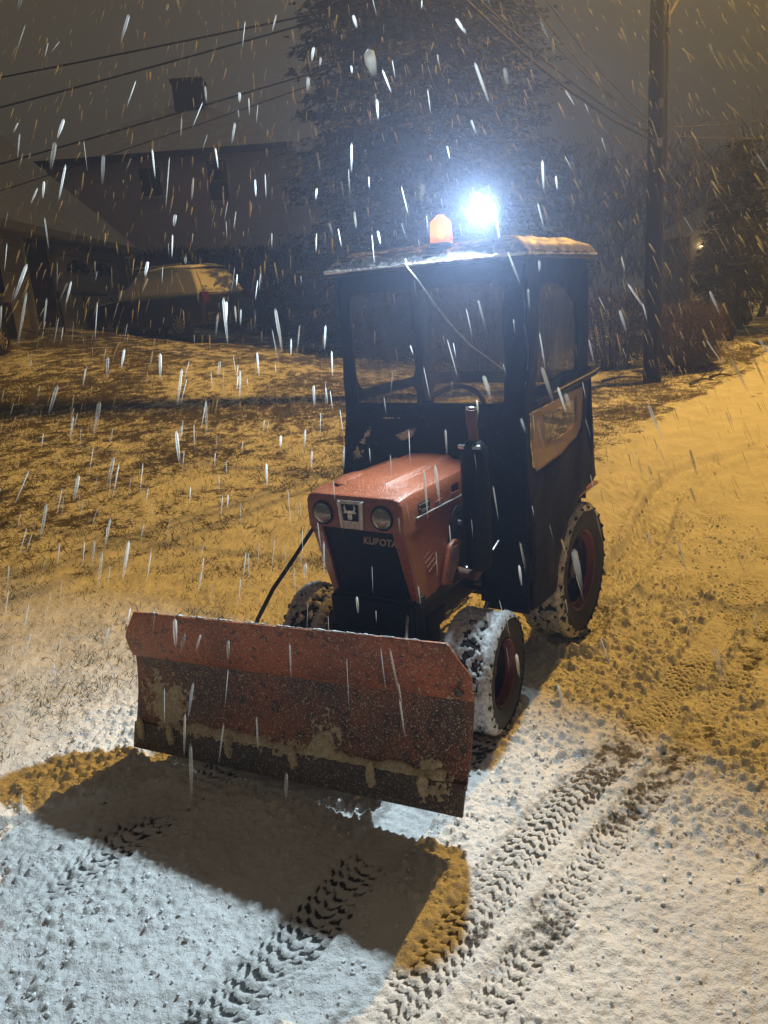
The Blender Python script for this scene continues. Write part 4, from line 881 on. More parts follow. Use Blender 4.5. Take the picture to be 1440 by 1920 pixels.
MB().tube([gl(GX0 + 0.42, wy1 + 0.1, 3.86), gl(GX0 + 0.10, wy1 - 0.05, 3.6), gl(GX0 + 0.08, wy1 - 0.05, 1.75)], 0.05).build('downspout', M['trim'], gar)
# garage door
dy0, dy1, dz0, dz1 = 21.6, 26.6, 1.62, 3.52
dr = MB().box(gl(GX0 + 0.02, (dy0 + dy1) / 2, (dz0 + dz1) / 2), (0.06, dy1 - dy0, dz1 - dz0)).build('garage_door', M['door_paint'], gar)
for k in range(4):
    z_ = dz0 + (dz1 - dz0) * (k + 0.5) / 4
    MB().box(gl(GX0 + 0.06, (dy0 + dy1) / 2, z_), (0.04, dy1 - dy0 - 0.04, (dz1 - dz0) / 4 - 0.03)).build('door_panel', M['door_paint'], dr, bevel=0.01)
for yc in (dy0 + 1.55, dy1 - 1.35):
    for k in range(6):
        a0, a1 = math.pi * k / 6 + 0.05, math.pi * (k + 1) / 6 - 0.05
        P = [(0.12 * math.cos(a0), 0.10 * math.sin(a0)), (0.95 * math.cos(a0), 0.34 * math.sin(a0)), (0.95 * math.cos((a0 + a1) / 2), 0.36 * math.sin((a0 + a1) / 2)), (0.95 * math.cos(a1), 0.34 * math.sin(a1)), (0.12 * math.cos(a1), 0.10 * math.sin(a1))]
        MB().prism(P, lambda a, b_, t: gl(GX0 + 0.081 + t, yc + a, 3.09 + b_), 0, 0.008).build('fan_pane', M['glass_dark'], dr)
for (y_, w_, z0_, z1_) in ((dy0 - 0.13, 0.22, 1.5, 3.66), (dy1 + 0.13, 0.22, 1.5, 3.66)):
    MB().box(gl(GX0 + 0.06, y_, (z0_ + z1_) / 2), (0.10, w_, z1_ - z0_)).build('door_trim', M['trim'], gar)
MB().box(gl(GX0 + 0.06, (dy0 + dy1) / 2, 3.64), (0.10, dy1 - dy0 + 0.48, 0.22)).build('door_trim', M['trim'], gar)
# dark entry recess, side porch post and small window
MB().box(gl(GX0 + 0.02, 20.4, 2.72), (0.05, 1.5, 2.2)).build('entry_door', M['brick'], gar)
MB().box(gl(GX0 + 0.06, 19.55, 2.75), (0.12, 0.16, 2.3)).build('corner_board', M['trim'], gar)
gw = MB().box(gl(GX0 + 0.03, 17.9, 3.0), (0.08, 0.75, 1.15)).build('window', M['trim'], gar)
MB().box(gl(GX0 + 0.075, 17.9, 3.0), (0.02, 0.60, 1.0)).build('pane', M['glass_dark'], gw)
MB().tube([gl(GX0 + 0.9, 19.1, 2.45), gl(GX0 + 0.9, 22.6, 2.42)], 0.03).tube([gl(GX0 + 0.9, 19.1, 1.55), gl(GX0 + 0.9, 19.1, 2.45)], 0.03).tube([gl(GX0 + 0.9, 20.8, 1.6), gl(GX0 + 0.9, 20.8, 2.43)], 0.03).build('entry_rail', M['black'], gar)

# ------------------------------------------------------------------ two-storey house behind
ho = empty('house', (-8.0, 38.0, 1.9), 0, 'tall mauve two-storey house with snowy hipped roof, chimney and two dark upstairs windows', 'house')
def hl(x, y, z): return (x + 8.0, y - 38.0, z - 1.9)
hx0, hx1, hy0, hy1, hz = -13.3, -3.1, 36.0, 45.0, 8.25
MB().box(hl((hx0 + hx1) / 2, (hy0 + hy1) / 2, (1.5 + hz) / 2), (hx1 - hx0, hy1 - hy0, hz - 1.5)).build('wall', M['siding'], ho)
MB().box(hl(-2.2, 38.6, 4.7), (2.2, 4.0, 6.4)).build('side_wing', M['siding'], ho)
MB().box(hl(-2.1, 38.5, 8.0), (2.7, 4.6, 0.22)).build('wing_roof', M['roof_snow'], ho)
for k in range(28):
    MB().box(hl((hx0 + hx1) / 2, hy0 - 0.01, 2.6 + 0.20 * k), (hx1 - hx0, 0.03, 0.014)).build('siding_board', M['siding'], ho)
mb = MB(); ov = 0.5; zt = 11.35
mb.add([hl(hx0 - ov, hy0 - ov, hz + .1), hl(hx1 + ov, hy0 - ov, hz + .1), hl(hx1 + ov, hy1 + ov, hz + .1), hl(hx0 - ov, hy1 + ov, hz + .1), hl(-8.4, 40.6, zt), hl(-7.3, 40.6, zt)], [(0, 1, 5, 4), (1, 2, 5), (2, 3, 4, 5), (3, 0, 4), (3, 2, 1, 0)])
hr = mb.build('roof', M['roof_snow'], ho, sm=False)
MB().box(hl((hx0 + hx1) / 2, hy0 - ov - 0.03, hz), (hx1 - hx0 + 2 * ov, 0.12, 0.26)).build('eave_board', M['brick'], hr)
ch = MB().box(hl(-7.55, 40.2, 11.2), (1.35, 1.1, 1.7)).box(hl(-7.55, 40.2, 12.1), (1.5, 1.25, 0.14)).build('chimney', M['brick'], hr)
for (wx0, wx1, wz0, wz1) in ((-9.35, -8.45, 6.75, 7.85), (-6.40, -5.62, 6.35, 7.95)):
    wf = MB().box(hl((wx0 + wx1) / 2, hy0 - 0.04, (wz0 + wz1) / 2), (wx1 - wx0 + 0.2, 0.1, wz1 - wz0 + 0.2)).build('window', M['siding'], ho)
    if wx0 < -8:
        for sx in (-1, 1): MB().box(hl((wx0 + wx1) / 2 + sx * 0.24, hy0 - 0.10, (wz0 + wz1) / 2), (0.40, 0.03, wz1 - wz0)).build('pane', M['glass_dark'], wf)
    else:
        for sz in (-1, 1): MB().box(hl((wx0 + wx1) / 2, hy0 - 0.10, (wz0 + wz1) / 2 + sz * 0.41), (wx1 - wx0, 0.03, 0.76)).build('pane', M['glass_dark'], wf)
    MB().box(hl((wx0 + wx1) / 2, hy0 - 0.12, wz0 - 0.12), (wx1 - wx0 + 0.3, 0.16, 0.08)).build('sill', M['trim'], wf)

# ------------------------------------------------------------------ cars
def make_car(name, label, loc, rz, L_, Wc, Hc, paint, snowy, cat, parent_scale=1):
    c = empty(name, loc, rz, label, cat)
    h = L_ / 2
    lowp = [(-h, 0.42), (-h + 0.05, 0.30), (h - 0.05, 0.28), (h, 0.45), (h - 0.02, 0.74), (h - 0.16, 0.86), (h - 1.15, 0.98), (-h + 0.06, 0.98), (-h, 0.80)]
    mb = MB(); n = len(lowp)
    for (t, sc) in ((-Wc / 2, 0.97), (-Wc / 2 + 0.08, 1.0), (Wc / 2 - 0.08, 1.0), (Wc / 2, 0.97)):
        mb.v += [Vector((a * sc, t, b_)) for a, b_ in lowp]
    for i in range(3):
        for k in range(n): k2 = (k + 1) % n; mb.f.append([i * n + k, i * n + k2, (i + 1) * n + k2, (i + 1) * n + k])
    mb.f.append([k for k in range(n)][::-1]); mb.f.append([3 * n + k for k in range(n)])
    body = mb.build('body', paint, c, bevel=0.04)
    cab = [(-h + 0.10, 0.97), (h - 1.25, 0.97), (h - 1.95, Hc - 0.04), (-0.2, Hc), (-h + 0.75, Hc - 0.03), (-h + 0.45, Hc - 0.10)]
    mb = MB(); n = len(cab)
    for t in (-1, 1):
        mb.v += [Vector((a, t * (Wc / 2 - 0.04 - 0.24 * max(0, (b_ - 0.97)) / (Hc - 0.97)), b_)) for a, b_ in cab]
    for k in range(n): k2 = (k + 1) % n; mb.f.append([k, k2, n + k2, n + k])
    mb.f.append([k for k in range(n)][::-1]); mb.f.append([n + k for k in range(n)])
    gh = mb.build('cabin', M['cream'] if snowy else paint, c, bevel=0.05)
    # side glass, frosted over on the snowy one
    for t in (-1, 1):
        def gp_(a, b_, off): return (a, t * (Wc / 2 - 0.04 - 0.24 * (b_ - 0.97) / (Hc - 0.97) + off), b_)
        for P in ([(-h + 0.62, 1.06), (-h + 1.45, 1.06), (-h + 1.45, Hc - 0.14), (-h + 0.95, Hc - 0.14)], [(-h + 1.52, 1.06), (-0.02, 1.06), (-0.02, Hc - 0.13), (-h + 1.52, Hc - 0.14)], [(0.06, 1.06), (h - 1.45, 1.06), (h - 1.98, Hc - 0.15), (0.06, Hc - 0.13)]):
            MB().prism(P, lambda a, b_, o_: gp_(a, b_, o_), 0.004, 0.014).build('side_window', M['snow_wet'] if snowy else M['glass_dark'], gh)
        MB().tube([(-h + 0.8, t * (Wc / 2 - 0.26), Hc + 0.05), (0.4, t * (Wc / 2 - 0.26), Hc + 0.07)], 0.025).build('roof_rail', M['galv'], gh)
        for x in (-h + 1.50, 0.02): MB().box((x, t * (Wc / 2 + 0.004), 0.66), (0.012, 0.008, 0.55)).build('door_gap', M['glass_dark'], body)
        for x in (-h + 1.75, 0.25): MB().box((x, t * (Wc / 2 + 0.02), 0.86), (0.18, 0.03, 0.035)).build('door_handle', paint, body)
        MB().box((-h + 0.06, t * (Wc / 2 - 0.14), 0.92), (0.10, 0.22, 0.24)).build('tail_light', M['taillight'], body, bevel=0.02)
        MB().box((h - 0.10, t * (Wc / 2 - 0.25), 0.72), (0.14, 0.34, 0.14)).build('headlight', M['headglass'], body, bevel=0.03)
        MB().box((h - 1.35, t * (Wc / 2 + 0.08), 1.05), (0.12, 0.16, 0.12)).build('mirror', paint, c, bevel=0.03)
    if snowy:
        MB().grid(24, 14, lambda u, v: (-h + 0.50 + (h * 2 - 2.45) * u, (Wc / 2 - 0.27) * (2 * v - 1), Hc - 0.03 + 0.07 * min(1, 6 * min(u, 1 - u, v, 1 - v)) + 0.02 * math.sin(u * 9 + v * 4))).build('roof_snow', M['snow'], gh, solid=0.03)
        MB().grid(16, 14, lambda u, v: (h - 1.2 + 1.12 * u, (Wc / 2 - 0.10) * (2 * v - 1), 0.99 - 0.10 * u + 0.04 * min(1, 6 * min(u, 1 - u, v, 1 - v)))).build('bonnet_snow', M['snow'], body, solid=0.03)
        MB().prism([(-Wc / 2 + 0.2, 1.02), (Wc / 2 - 0.2, 1.02), (Wc / 2 - 0.34, Hc - 0.14), (-Wc / 2 + 0.34, Hc - 0.14)], lambda a, b_, t: (-h + 0.09 + 0.36 * (b_ - 0.97) / (Hc - 1.07) + t, a, b_), -0.03, 0.0).build('rear_window', M['snow_wet'], gh)
    MB().box((-h - 0.01, 0, 0.46), (0.12, Wc - 0.1, 0.22)).build('bumper', M['black'], c, bevel=0.04)
    for x in (-h + 0.86, h - 0.92):
        for t in (-1, 1):
            Q = Matrix.Translation((x, t * (Wc / 2 - 0.09), 0.35)) @ Matrix.Rotation(rad(90), 4, 'X')
            w_ = MB().lathe([(0.22, -0.11), (0.33, -0.10), (0.352, -0.06), (0.352, 0.06), (0.33, 0.10), (0.22, 0.11)], Q, 28, closed=True).build('wheel', M['rubber'], c)
            mb = MB().lathe([(0.225, 0.075), (0.235, 0.085), (0.225, 0.095), (0.205, 0.08)], Q if t < 0 else Q @ Matrix.Rotation(math.pi, 4, 'X'), 28, closed=True)
            for k in range(10):
                a = 2 * math.pi * k / 10
                Q2 = (Q if t < 0 else Q @ Matrix.Rotation(math.pi, 4, 'X')) @ Matrix.Rotation(a, 4, 'Z')
                bb = MB().box((0.12, 0, 0.082), (0.21, 0.035, 0.02)); mb.add(bb.v, bb.f, Q2)
            mb.build('rim', M['galv'], w_)
    return c
make_car('parked_suv', 'dark blue sport utility vehicle with snow over its roof and windows, parked beside the garage', (-5.15, 20.5, gz(-5.15, 20.5) - 0.02), rad(180 - 33), 4.30, 1.72, 1.66, M['carpaint'], True, 'car')
make_car('parked_car', 'dark unlit car in front of the garage, cut off by the left edge', (-7.95, 14.15, gz(-7.95, 14.6) - 0.02), rad(-88), 4.3, 1.72, 1.45, M['carpaint2'], False, 'car')

# ------------------------------------------------------------------ vegetation builders
def quads_mesh(name, C0, D, Lh, Wd, mat, parent, tilt=None, seed=1):
    "many small tapered blades: centres, directions, lengths, widths"
    rng = np.random.default_rng(seed); n = len(C0)
    S = rng.normal(size=(n, 3)); S = np.cross(D, S); S /= np.linalg.norm(S, axis=1, keepdims=True) + 1e-9
    a = C0 - S * Wd[:, None]; b_ = C0 + S * Wd[:, None]; c = C0 + D * Lh[:, None] + S * Wd[:, None] * 0.25; d = C0 + D * Lh[:, None] - S * Wd[:, None] * 0.25
    V_ = np.stack([a, b_, c, d], 1).reshape(-1, 3); F_ = np.arange(4 * n).reshape(-1, 4)
    return np_mesh(name, V_, F_, mat, parent)
def spruce(name, label, loc, H_, Rb, seed, mat, dens=60, nb=520, z0=0.4, group=None):
    t = empty(name, loc, 0, label, 'tree', group); rng = np.random.default_rng(seed)
    MB().tube([(0, 0, -0.2), (0.05, 0, H_ * 0.4), (0, 0.04, H_ * 0.97)], [H_ * 0.016, H_ * 0.010, 0.02], 10).build('trunk', M['bark'], t)
    Cs = []; Ds = []; Ls = []; Ws = []; br = MB()
    for k in range(nb):
        f = (k + rng.random()) / nb; z_ = z0 + (H_ - z0) * f ** 1.15; a = rng.random() * 2 * math.pi
        R_ = Rb * (1 - ((z_ - z0) / (H_ - z0)) ** 1.3) * rng.uniform(0.62, 1.08) + 0.15
        s = np.linspace(0.12, 1, dens) ** 0.8
        droop = -0.16 * R_ * s ** 1.5 + 0.10 * R_ * s ** 4
        px = math.cos(a) * R_ * s; py = math.sin(a) * R_ * s; pz = z_ + droop
        if k % 3 == 0: br.tube([(0, 0, z_), (math.cos(a) * R_ * 0.5, math.sin(a) * R_ * 0.5, z_ - 0.06 * R_), (math.cos(a) * R_ * 0.95, math.sin(a) * R_ * 0.95, z_ - 0.10 * R_)], [0.035, 0.02, 0.006], 4, cap=False)
        spread = 0.30 * R_ * s * (1.1 - s) + 0.03
        j = rng.normal(size=(dens, 3)) * spread[:, None]; j[:, 2] = -abs(j[:, 2]) * 0.55
        C_ = np.stack([px, py, pz], 1) + j
        D_ = np.stack([math.cos(a) + rng.normal(size=dens) * 0.7, math.sin(a) + rng.normal(size=dens) * 0.7, -0.45 + rng.normal(size=dens) * 0.25], 1)
        D_ /= np.linalg.norm(D_, axis=1, keepdims=True)
        Cs.append(C_); Ds.append(D_); Ls.append(rng.uniform(0.10, 0.26, dens)); Ws.append(rng.uniform(0.018, 0.046, dens))
    quads_mesh('crown', np.concatenate(Cs), np.concatenate(Ds), np.concatenate(Ls), np.concatenate(Ws), mat, t, seed=seed)
    tag(br.build('limbs', M['bark'], t, sm=False), kind='stuff')
    return t
def bare_tree(name, label, loc, H_, seed, r0=0.16, levels=6, mat=None, spread=0.55, group=None, lean=(0, 0)):
    t = empty(name, loc, 0, label, 'tree', group); rnd = random.Random(seed); mat = mat or M['bark_far']
    tr_ = MB(); cr = MB()
    def grow(p, d, L_, r, lv):
        q = p; pts = [p]; rs_ = [r]
        for k in range(3):
            d = (d + Vector((rnd.gauss(0, .12), rnd.gauss(0, .12), rnd.gauss(0, .06) + 0.05))).normalized(); q = q + d * L_ / 3; pts.append(q); rs_.append(r * (1 - 0.14 * (k + 1)))
        (tr_ if lv == 0 else cr).tube(pts, rs_, 8 if lv == 0 else (5 if lv < 2 else 3), cap=False)
        if lv >= levels: return
        for k in range(3 if lv < 3 else 2 + (rnd.random() < 0.5)):
            ax = Vector((rnd.gauss(0, 1), rnd.gauss(0, 1), rnd.gauss(0, 0.35))).normalized()
            dd_ = (d * (1 - spread * 0.55) + ax * spread).normalized()
            i = rnd.choice([1, 2, 3]) if k else 3
            grow(pts[i], dd_, L_ * rnd.uniform(0.62, 0.82), max(0.006, rs_[i] * rnd.uniform(0.5, 0.68)), lv + 1)
    grow(Vector((0, 0, -0.2)), Vector((lean[0], lean[1], 1)).normalized(), H_ * 0.30, r0, 0)
    tr_.build('trunk', mat, t, sm=True); cr.build('crown', mat, t, sm=False)
    return t
def shrub(name, label, loc, sx, sy, sz, n, seed, mat, group=None, cat='hedge', flat=4, twig=(0.05, 0.13), wd=(0.003, 0.007)):
    t = empty(name, loc, 0, label, cat, group); rng = np.random.default_rng(seed)
    P = rng.uniform(-1, 1, (int(n * 2.4), 3)); r = (np.abs(P) ** flat).sum(1) ** (1 / flat)
    dirn = np.arctan2(P[:, 1], P[:, 0]); lim = 0.90 + 0.14 * np.sin(dirn * 5 + seed) * np.cos(P[:, 2] * 4) + rng.normal(0, 0.03, len(P))
    keep = (r < lim) & (r > 0.25 * rng.random(len(P)) + 0.35); P = P[keep][:n]
    C_ = P * np.array([sx, sy, sz / 2]) + np.array([0, 0, sz / 2])
    C_[:, :2] *= (0.80 + 0.20 * np.clip(C_[:, 2:3] / sz * 1.5, 0, 1))
    D_ = P * np.array([0.8, 0.8, 0.5]) + rng.normal(size=P.shape) * 0.55 + np.array([0, 0, 0.45]); D_ /= np.linalg.norm(D_, axis=1, keepdims=True)
    quads_mesh('crown', C_, D_, rng.uniform(*twig, len(P)), rng.uniform(*wd, len(P)), mat, t, seed=seed)
    st = MB(); rr = random.Random(seed)
    for k in range(14):
        a = rr.random() * 6.28; q = rr.random() * 0.45
        st.tube([(sx * q * math.cos(a), sy * q * math.sin(a), -0.1), (sx * q * 1.3 * math.cos(a), sy * q * 1.3 * math.sin(a), sz * 0.4), (sx * min(.85, q * 2) * math.cos(a), sy * min(.85, q * 2) * math.sin(a), sz * 0.85)], [0.022, 0.014, 0.005], 5, cap=False)
    st.build('stem', M['bark'], t, sm=False)
    return t
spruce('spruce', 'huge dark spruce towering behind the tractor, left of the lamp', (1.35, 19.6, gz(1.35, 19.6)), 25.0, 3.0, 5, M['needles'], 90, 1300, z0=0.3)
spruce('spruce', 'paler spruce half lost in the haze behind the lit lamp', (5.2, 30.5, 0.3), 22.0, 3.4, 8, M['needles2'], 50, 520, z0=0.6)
spruce('small_conifer', 'small dark conifer beyond the hedge on the right', (10.0, 21.6, 0.0), 5.0, 1.15, 13, M['needles'], 40, 160, z0=1.4)
BT = [((-14.5, 46, 2.3), 9.5, 2), ((-17.5, 44, 2.3), 9.0, 3), ((-12.0, 48, 2.4), 11.0, 4), ((-20.5, 47, 2.4), 8.5, 6), ((-9.5, 50, 2.4), 10.5, 7)]
lab = ['bare tree behind the garage roof, second of the row from the hipped house', 'bare tree rising over the garage roof, third from the hipped house', 'bare tree just left of the house chimney, tallest of its row', 'bare tree farthest left above the garage roof', 'bare tree whose crown shows right behind the house chimney']
for k, (p, h_, s_) in enumerate(BT):
    bare_tree('bare_tree', lab[k], p, h_, s_, r0=0.17, levels=6, group='bare trees behind the houses')
bare_tree('bare_tree', 'slender bare tree behind the brown hedge, right of the utility pole', (8.3, 20.5, 0.0), 7.5, 21, r0=0.10, levels=6, group='bare trees by the road')
bare_tree('bare_tree', 'hazy bare tree farther down the road at right edge', (14.6, 29.5, 0.0), 9.5, 23, r0=0.15, levels=6, group='bare trees by the road')
bare_tree('bare_tree', 'bare tree seen between the pole and the work lamp glow', (7.4, 27.5, 0.1), 9.0, 25, r0=0.15, levels=6, group='bare trees by the road')
shrub('hedge_bush', 'round-topped brown twiggy hedge bush right of the utility pole', (5.72, 14.3, 0.05), 0.68, 0.62, 1.22, 26000, 31, M['hedge'], cat='hedge', twig=(0.03, 0.08), wd=(0.003, 0.006))
hedges = [(4.75, 15.6, 0.9, 0.6, 1.55), (3.55, 15.9, 0.85, 0.6, 1.65), (2.3, 16.1, 0.85, 0.6, 1.75)]
hlab = ['dull dark hedge bush directly behind the utility pole', 'dull dark hedge bush between the cab and the utility pole', 'dull hedge bush seen through the cab side window']
for k, (x, y, a, b_, c) in enumerate(hedges):
    shrub('hedge_bush', hlab[k], (x, y, gz(x, y)), a, b_, c, 14000, 41 + k, M['hedge2'], group='dark hedge bushes behind the pole', cat='hedge')
# rounded street tree by the bend
rt = empty('clipped_tree', (8.35, 18.3, 0.0), 0, 'round clipped tree with a thick dark trunk beside the bend of the road', 'tree')
MB().tube([(0, 0, -0.2), (0.02, 0, 0.5), (-0.02, 0.02, 1.6)], [0.13, 0.10, 0.09], 10).build('trunk', M['bark'], rt)
rng = np.random.default_rng(77); P = rng.normal(size=(9000, 3)); P /= np.linalg.norm(P, axis=1, keepdims=True); q = rng.uniform(0.45, 1.0, 9000) ** 0.6
C_ = P * q[:, None] * np.array([0.95, 0.9, 1.05]) + np.array([0.15, 0, 1.75]); D_ = P + rng.normal(size=P.shape) * 0.5; D_ /= np.linalg.norm(D_, axis=1, keepdims=True)
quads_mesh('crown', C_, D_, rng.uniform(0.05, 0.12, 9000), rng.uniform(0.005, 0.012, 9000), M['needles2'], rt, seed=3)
# dark evergreen shrubs behind the parked SUV
for k, (x, y, sx, sz) in enumerate([(-4.6, 26.5, 1.5, 2.7), (-2.6, 25.4, 1.4, 2.9), (-6.7, 28.5, 1.6, 2.6), (-1.2, 23.2, 1.1, 2.6)]):
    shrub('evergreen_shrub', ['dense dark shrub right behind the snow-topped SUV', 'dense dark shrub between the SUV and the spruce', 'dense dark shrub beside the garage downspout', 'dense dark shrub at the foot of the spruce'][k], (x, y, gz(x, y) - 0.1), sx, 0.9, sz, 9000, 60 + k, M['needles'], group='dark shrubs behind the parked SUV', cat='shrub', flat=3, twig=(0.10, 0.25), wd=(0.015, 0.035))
# frosty sprig bush right of the cab
shrub('frosted_bush', 'small frost-tipped bush just right of the cab rear', (2.95, 14.2, gz(2.95, 14.2)), 0.35, 0.3, 1.9, 900, 71, M['wire_ice'], cat='shrub', twig=(0.04, 0.10), wd=(0.003, 0.006))

# ------------------------------------------------------------------ utility pole, lamp, wires
up_ = empty('utility_pole', (4.72, 13.12, 0.0), 0, 'tall dark wooden utility pole beside the road carrying the street lamp arm and wires', 'utility pole')
MB().tube([(0, 0, -0.3), (0.0, 0, 4.5), (0.02, 0, 10.5)], [0.150, 0.125, 0.105], 20).build('pole', M['pole'], up_)
MB().tube([(0.150, -0.03, 3.3), (0.140, -0.03, 5.3), (0.125, -0.03, 10.0)], 0.026, 8).build('conduit', M['conduit'], up_)
arm = MB().tube([(0.12, 0.0, 5.42), (0.9, 0.15, 6.6), (1.9, 0.45, 9.6), (2.8, 0.66, 12.45)], [0.035, 0.035, 0.032, 0.028], 10).build('lamp_arm', M['galv'], up_)
MB().tube([(0.13, -0.05, 5.35), (0.135, -0.05, 5.45), (0.14, -0.05, 5.62)], [0.045, 0.040, 0.006], 8).build('arm_bracket', M['galv'], arm)
lh = MB().lathe([(0.02, 0.10), (0.13, 0.07), (0.19, 0.0), (0.175, -0.02)], Matrix.Translation((ST.x - 4.72, ST.y - 13.12, ST.z)) @ Matrix.Diagonal((1.5, 0.9, 1, 1)), 20).build('lamp_head', M['galv'], up_)
MB().lathe([(0.15, -0.025), (0.10, -0.06), (0.001, -0.07)], Matrix.Translation((ST.x - 4.72, ST.y - 13.12, ST.z)) @ Matrix.Diagonal((1.4, 0.85, 1, 1)), 20).build('lamp_lens', M['sodium_on'], lh)
for z_ in (3.75, 4.3): MB().box((0, -0.16, z_), (0.06, 0.08, 0.12)).build('cable_clamp', M['galv'], up_)
tr2 = empty('street_lamp', (20.0, 40.0, 0.0), 0, 'distant street lamp on a pole down the road at the right edge', 'street lamp')
tag(tr2)
MB().tube([(-1.2, 0, 0), (-1.2, 0, 6.8)], [0.11, 0.08], 10).build('pole', M['pole'], tr2)
MB().tube([(-1.2, 0, 6.2), (-0.6, -0.6, 6.9), (0.4, -1.8, 7.05)], 0.035, 8).build('lamp_arm', M['galv'], tr2)
MB().lathe([(0.02, 0.10), (0.16, 0.06), (0.2, -0.02), (0.001, -0.05)], Matrix.Translation((ST2.x - 20.0, ST2.y - 40.0, ST2.z)), 14).build('lamp_head', M['sodium_on'], tr2)
# second pole with a lamp arm by the bend
p2 = empty('utility_pole', (11.35, 24.2, 0.0), 0, 'smaller pole with a curved bracket beyond the clipped tree at right', 'utility pole')
MB().tube([(0, 0, -0.3), (0, 0, 3.1)], [0.07, 0.055], 10).build('pole', M['conduit'], p2)
MB().tube([(0, 0, 3.0), (0.25, -0.1, 3.25), (0.6, -0.2, 3.42), (1.0, -0.3, 3.48)], 0.02, 8).build('bracket', M['conduit'], p2)
def sagline(a, b_, sag, n=24):
    a = Vector(a); b_ = Vector(b_); return [a.lerp(b_, t) - Vector((0, 0, 4 * sag * t * (1 - t))) for t in [i / n for i in range(n + 1)]]
def wire(label, a, b_, sag, r, mat, group=None, name='overhead_wire'):
    o = MB().tube(sagline(a, b_, sag), r, 6).build(name, mat); return tag(o, label, 'wire', group)
wg = 'wires crossing the sky on the left'
def lineto(p, q, k0, k1):
    p = Vector(p); q = Vector(q); return p + (p - q) * k0, q + (q - p) * k1
for (lb, p, q, k1, r_) in [('topmost of the wires crossing the sky at upper left', (-5.23, 12.99, 5.39), (-0.28, 10.0, 4.98), 0.9, 0.011),
                      ('second wire from the top at upper left, passing over the bare trees', (-6.06, 14.81, 5.44), (-0.42, 11.99, 5.51), 0.7, 0.013),
                      ('third wire from the top at left, passing in front of the hipped roof', (-7.77, 18.43, 5.23), (-1.09, 15.96, 5.82), 0.5, 0.016),
                      ('faint lowest wire at left, just under the third one', (-7.9, 18.5, 4.7), (-1.2, 16.1, 5.62), 0.5, 0.010)]:
    a, b_ = lineto(p, q, 0.35, k1); wire(lb, a, b_, 0.05, r_, M['wire'], wg)
pg = 'wire bundle running to the utility pole'
PE = Vector((4.66, 13.0, 3.86))
for k, (lb, s_, e_, r_, mt) in enumerate([('left strand of the bundle slanting down to the pole', (-2.3, 4.2, 6.5), (0.0, 0, 0.0), 0.011, 'wire'), ('thin strand above the thick cable slanting to the pole', (-1.9, 4.1, 6.62), (0, 0, .10), 0.006, 'wire'), ('right-hand strand of the bundle, snow-lit', (-1.2, 4.6, 6.55), (0, 0, .05), 0.010, 'wire_ice'), ('thin right-hand strand of the bundle slanting to the pole', (-0.95, 4.7, 6.65), (0, 0, .16), 0.006, 'wire'), ('thick dark cable of the bundle slanting to the pole', (-2.0, 4.4, 6.15), (0, 0, -.08), 0.015, 'wire')]):
    wire(lb, s_, PE + Vector(e_), 0.55, r_, M[mt], pg)
wire('upper thin wire leaving the pole to the right', (4.80, 13.1, 3.98), (9.2, 14.2, 4.45), 0.12, 0.005, M['wire_ice'], 'wires leaving the pole to the right')
wire('lower bright wire at the right edge, leaving the pole', (5.0, 13.6, 3.95), (8.6, 13.8, 3.85), 0.10, 0.006, M['wire_ice'], 'wires leaving the pole to the right')
wire('sagging icy cable hanging between the clipped tree and the small pole', (7.2, 17.8, 2.95), (9.0, 18.2, 2.15), 0.62, 0.014, M['wire_ice'], 'sagging icy cables')
wire('thinner sagging cable just above the icy one', (6.9, 17.6, 3.25), (9.2, 18.4, 2.35), 0.30, 0.008, M['wire_ice'], 'sagging icy cables')
# ------------------------------------------------------------------ far right: snowed-in car, far house, branches
make_car('snowed_car', 'distant dark car capped with snow, behind the clipped tree', (12.25, 27.3, -0.15), rad(62), 4.2, 1.75, 1.45, M['carpaint2'], True, 'car')
fh = empty('far_house', (23.5, 50, 0), 0, 'distant yellow-lit house wall at the right edge, past the far lamp', 'house')
MB().box((0, 0, 1.8), (9, 6, 4.2)).build('wall', M['door_paint'], fh)
frf = MB().prism([(-5, 3.85), (0, 6.6), (5, 3.85)], lambda a, b_, t: (a, t, b_), -3.4, 3.4).build('roof', M['roof_snow'], fh)
for (x, z_) in ((-2.9, 2.7), (-1.9, 2.25), (-3.9, 3.3)):
    MB().lathe([(0.09, -0.09), (0.10, 0), (0.05, 0.09)], Matrix.Translation((x, -3.12, z_)), 8).build('porch_lamp', M['window_on'], fh)
for k, (x, y, L_, a_) in enumerate([(5.25, 12.35, 0.55, 0.5), (5.75, 12.8, 0.35, -0.2), (4.25, 13.3, 0.7, 0.1)]):
    pts = [(x + L_ * (t - .5) * math.cos(a_), y + L_ * (t - .5) * math.sin(a_), gz(x, y) + 0.05 + 0.05 * math.sin(t * 3)) for t in np.linspace(0, 1, 6)]
    o = MB().tube(pts, [0.03, 0.026, 0.02, 0.016, 0.01, 0.006], 6).tube([pts[2], (pts[2][0] + 0.15, pts[2][1] + 0.1, pts[2][2] + 0.08)], [0.014, 0.005], 5).build('fallen_branch', M['bark'])
    tag(o, ['broken branch lying on the snow in front of the brown hedge', 'short stick on the snow right of the broken branch', 'long twig lying at the foot of the utility pole'][k], 'branch', 'branches fallen on the snow')

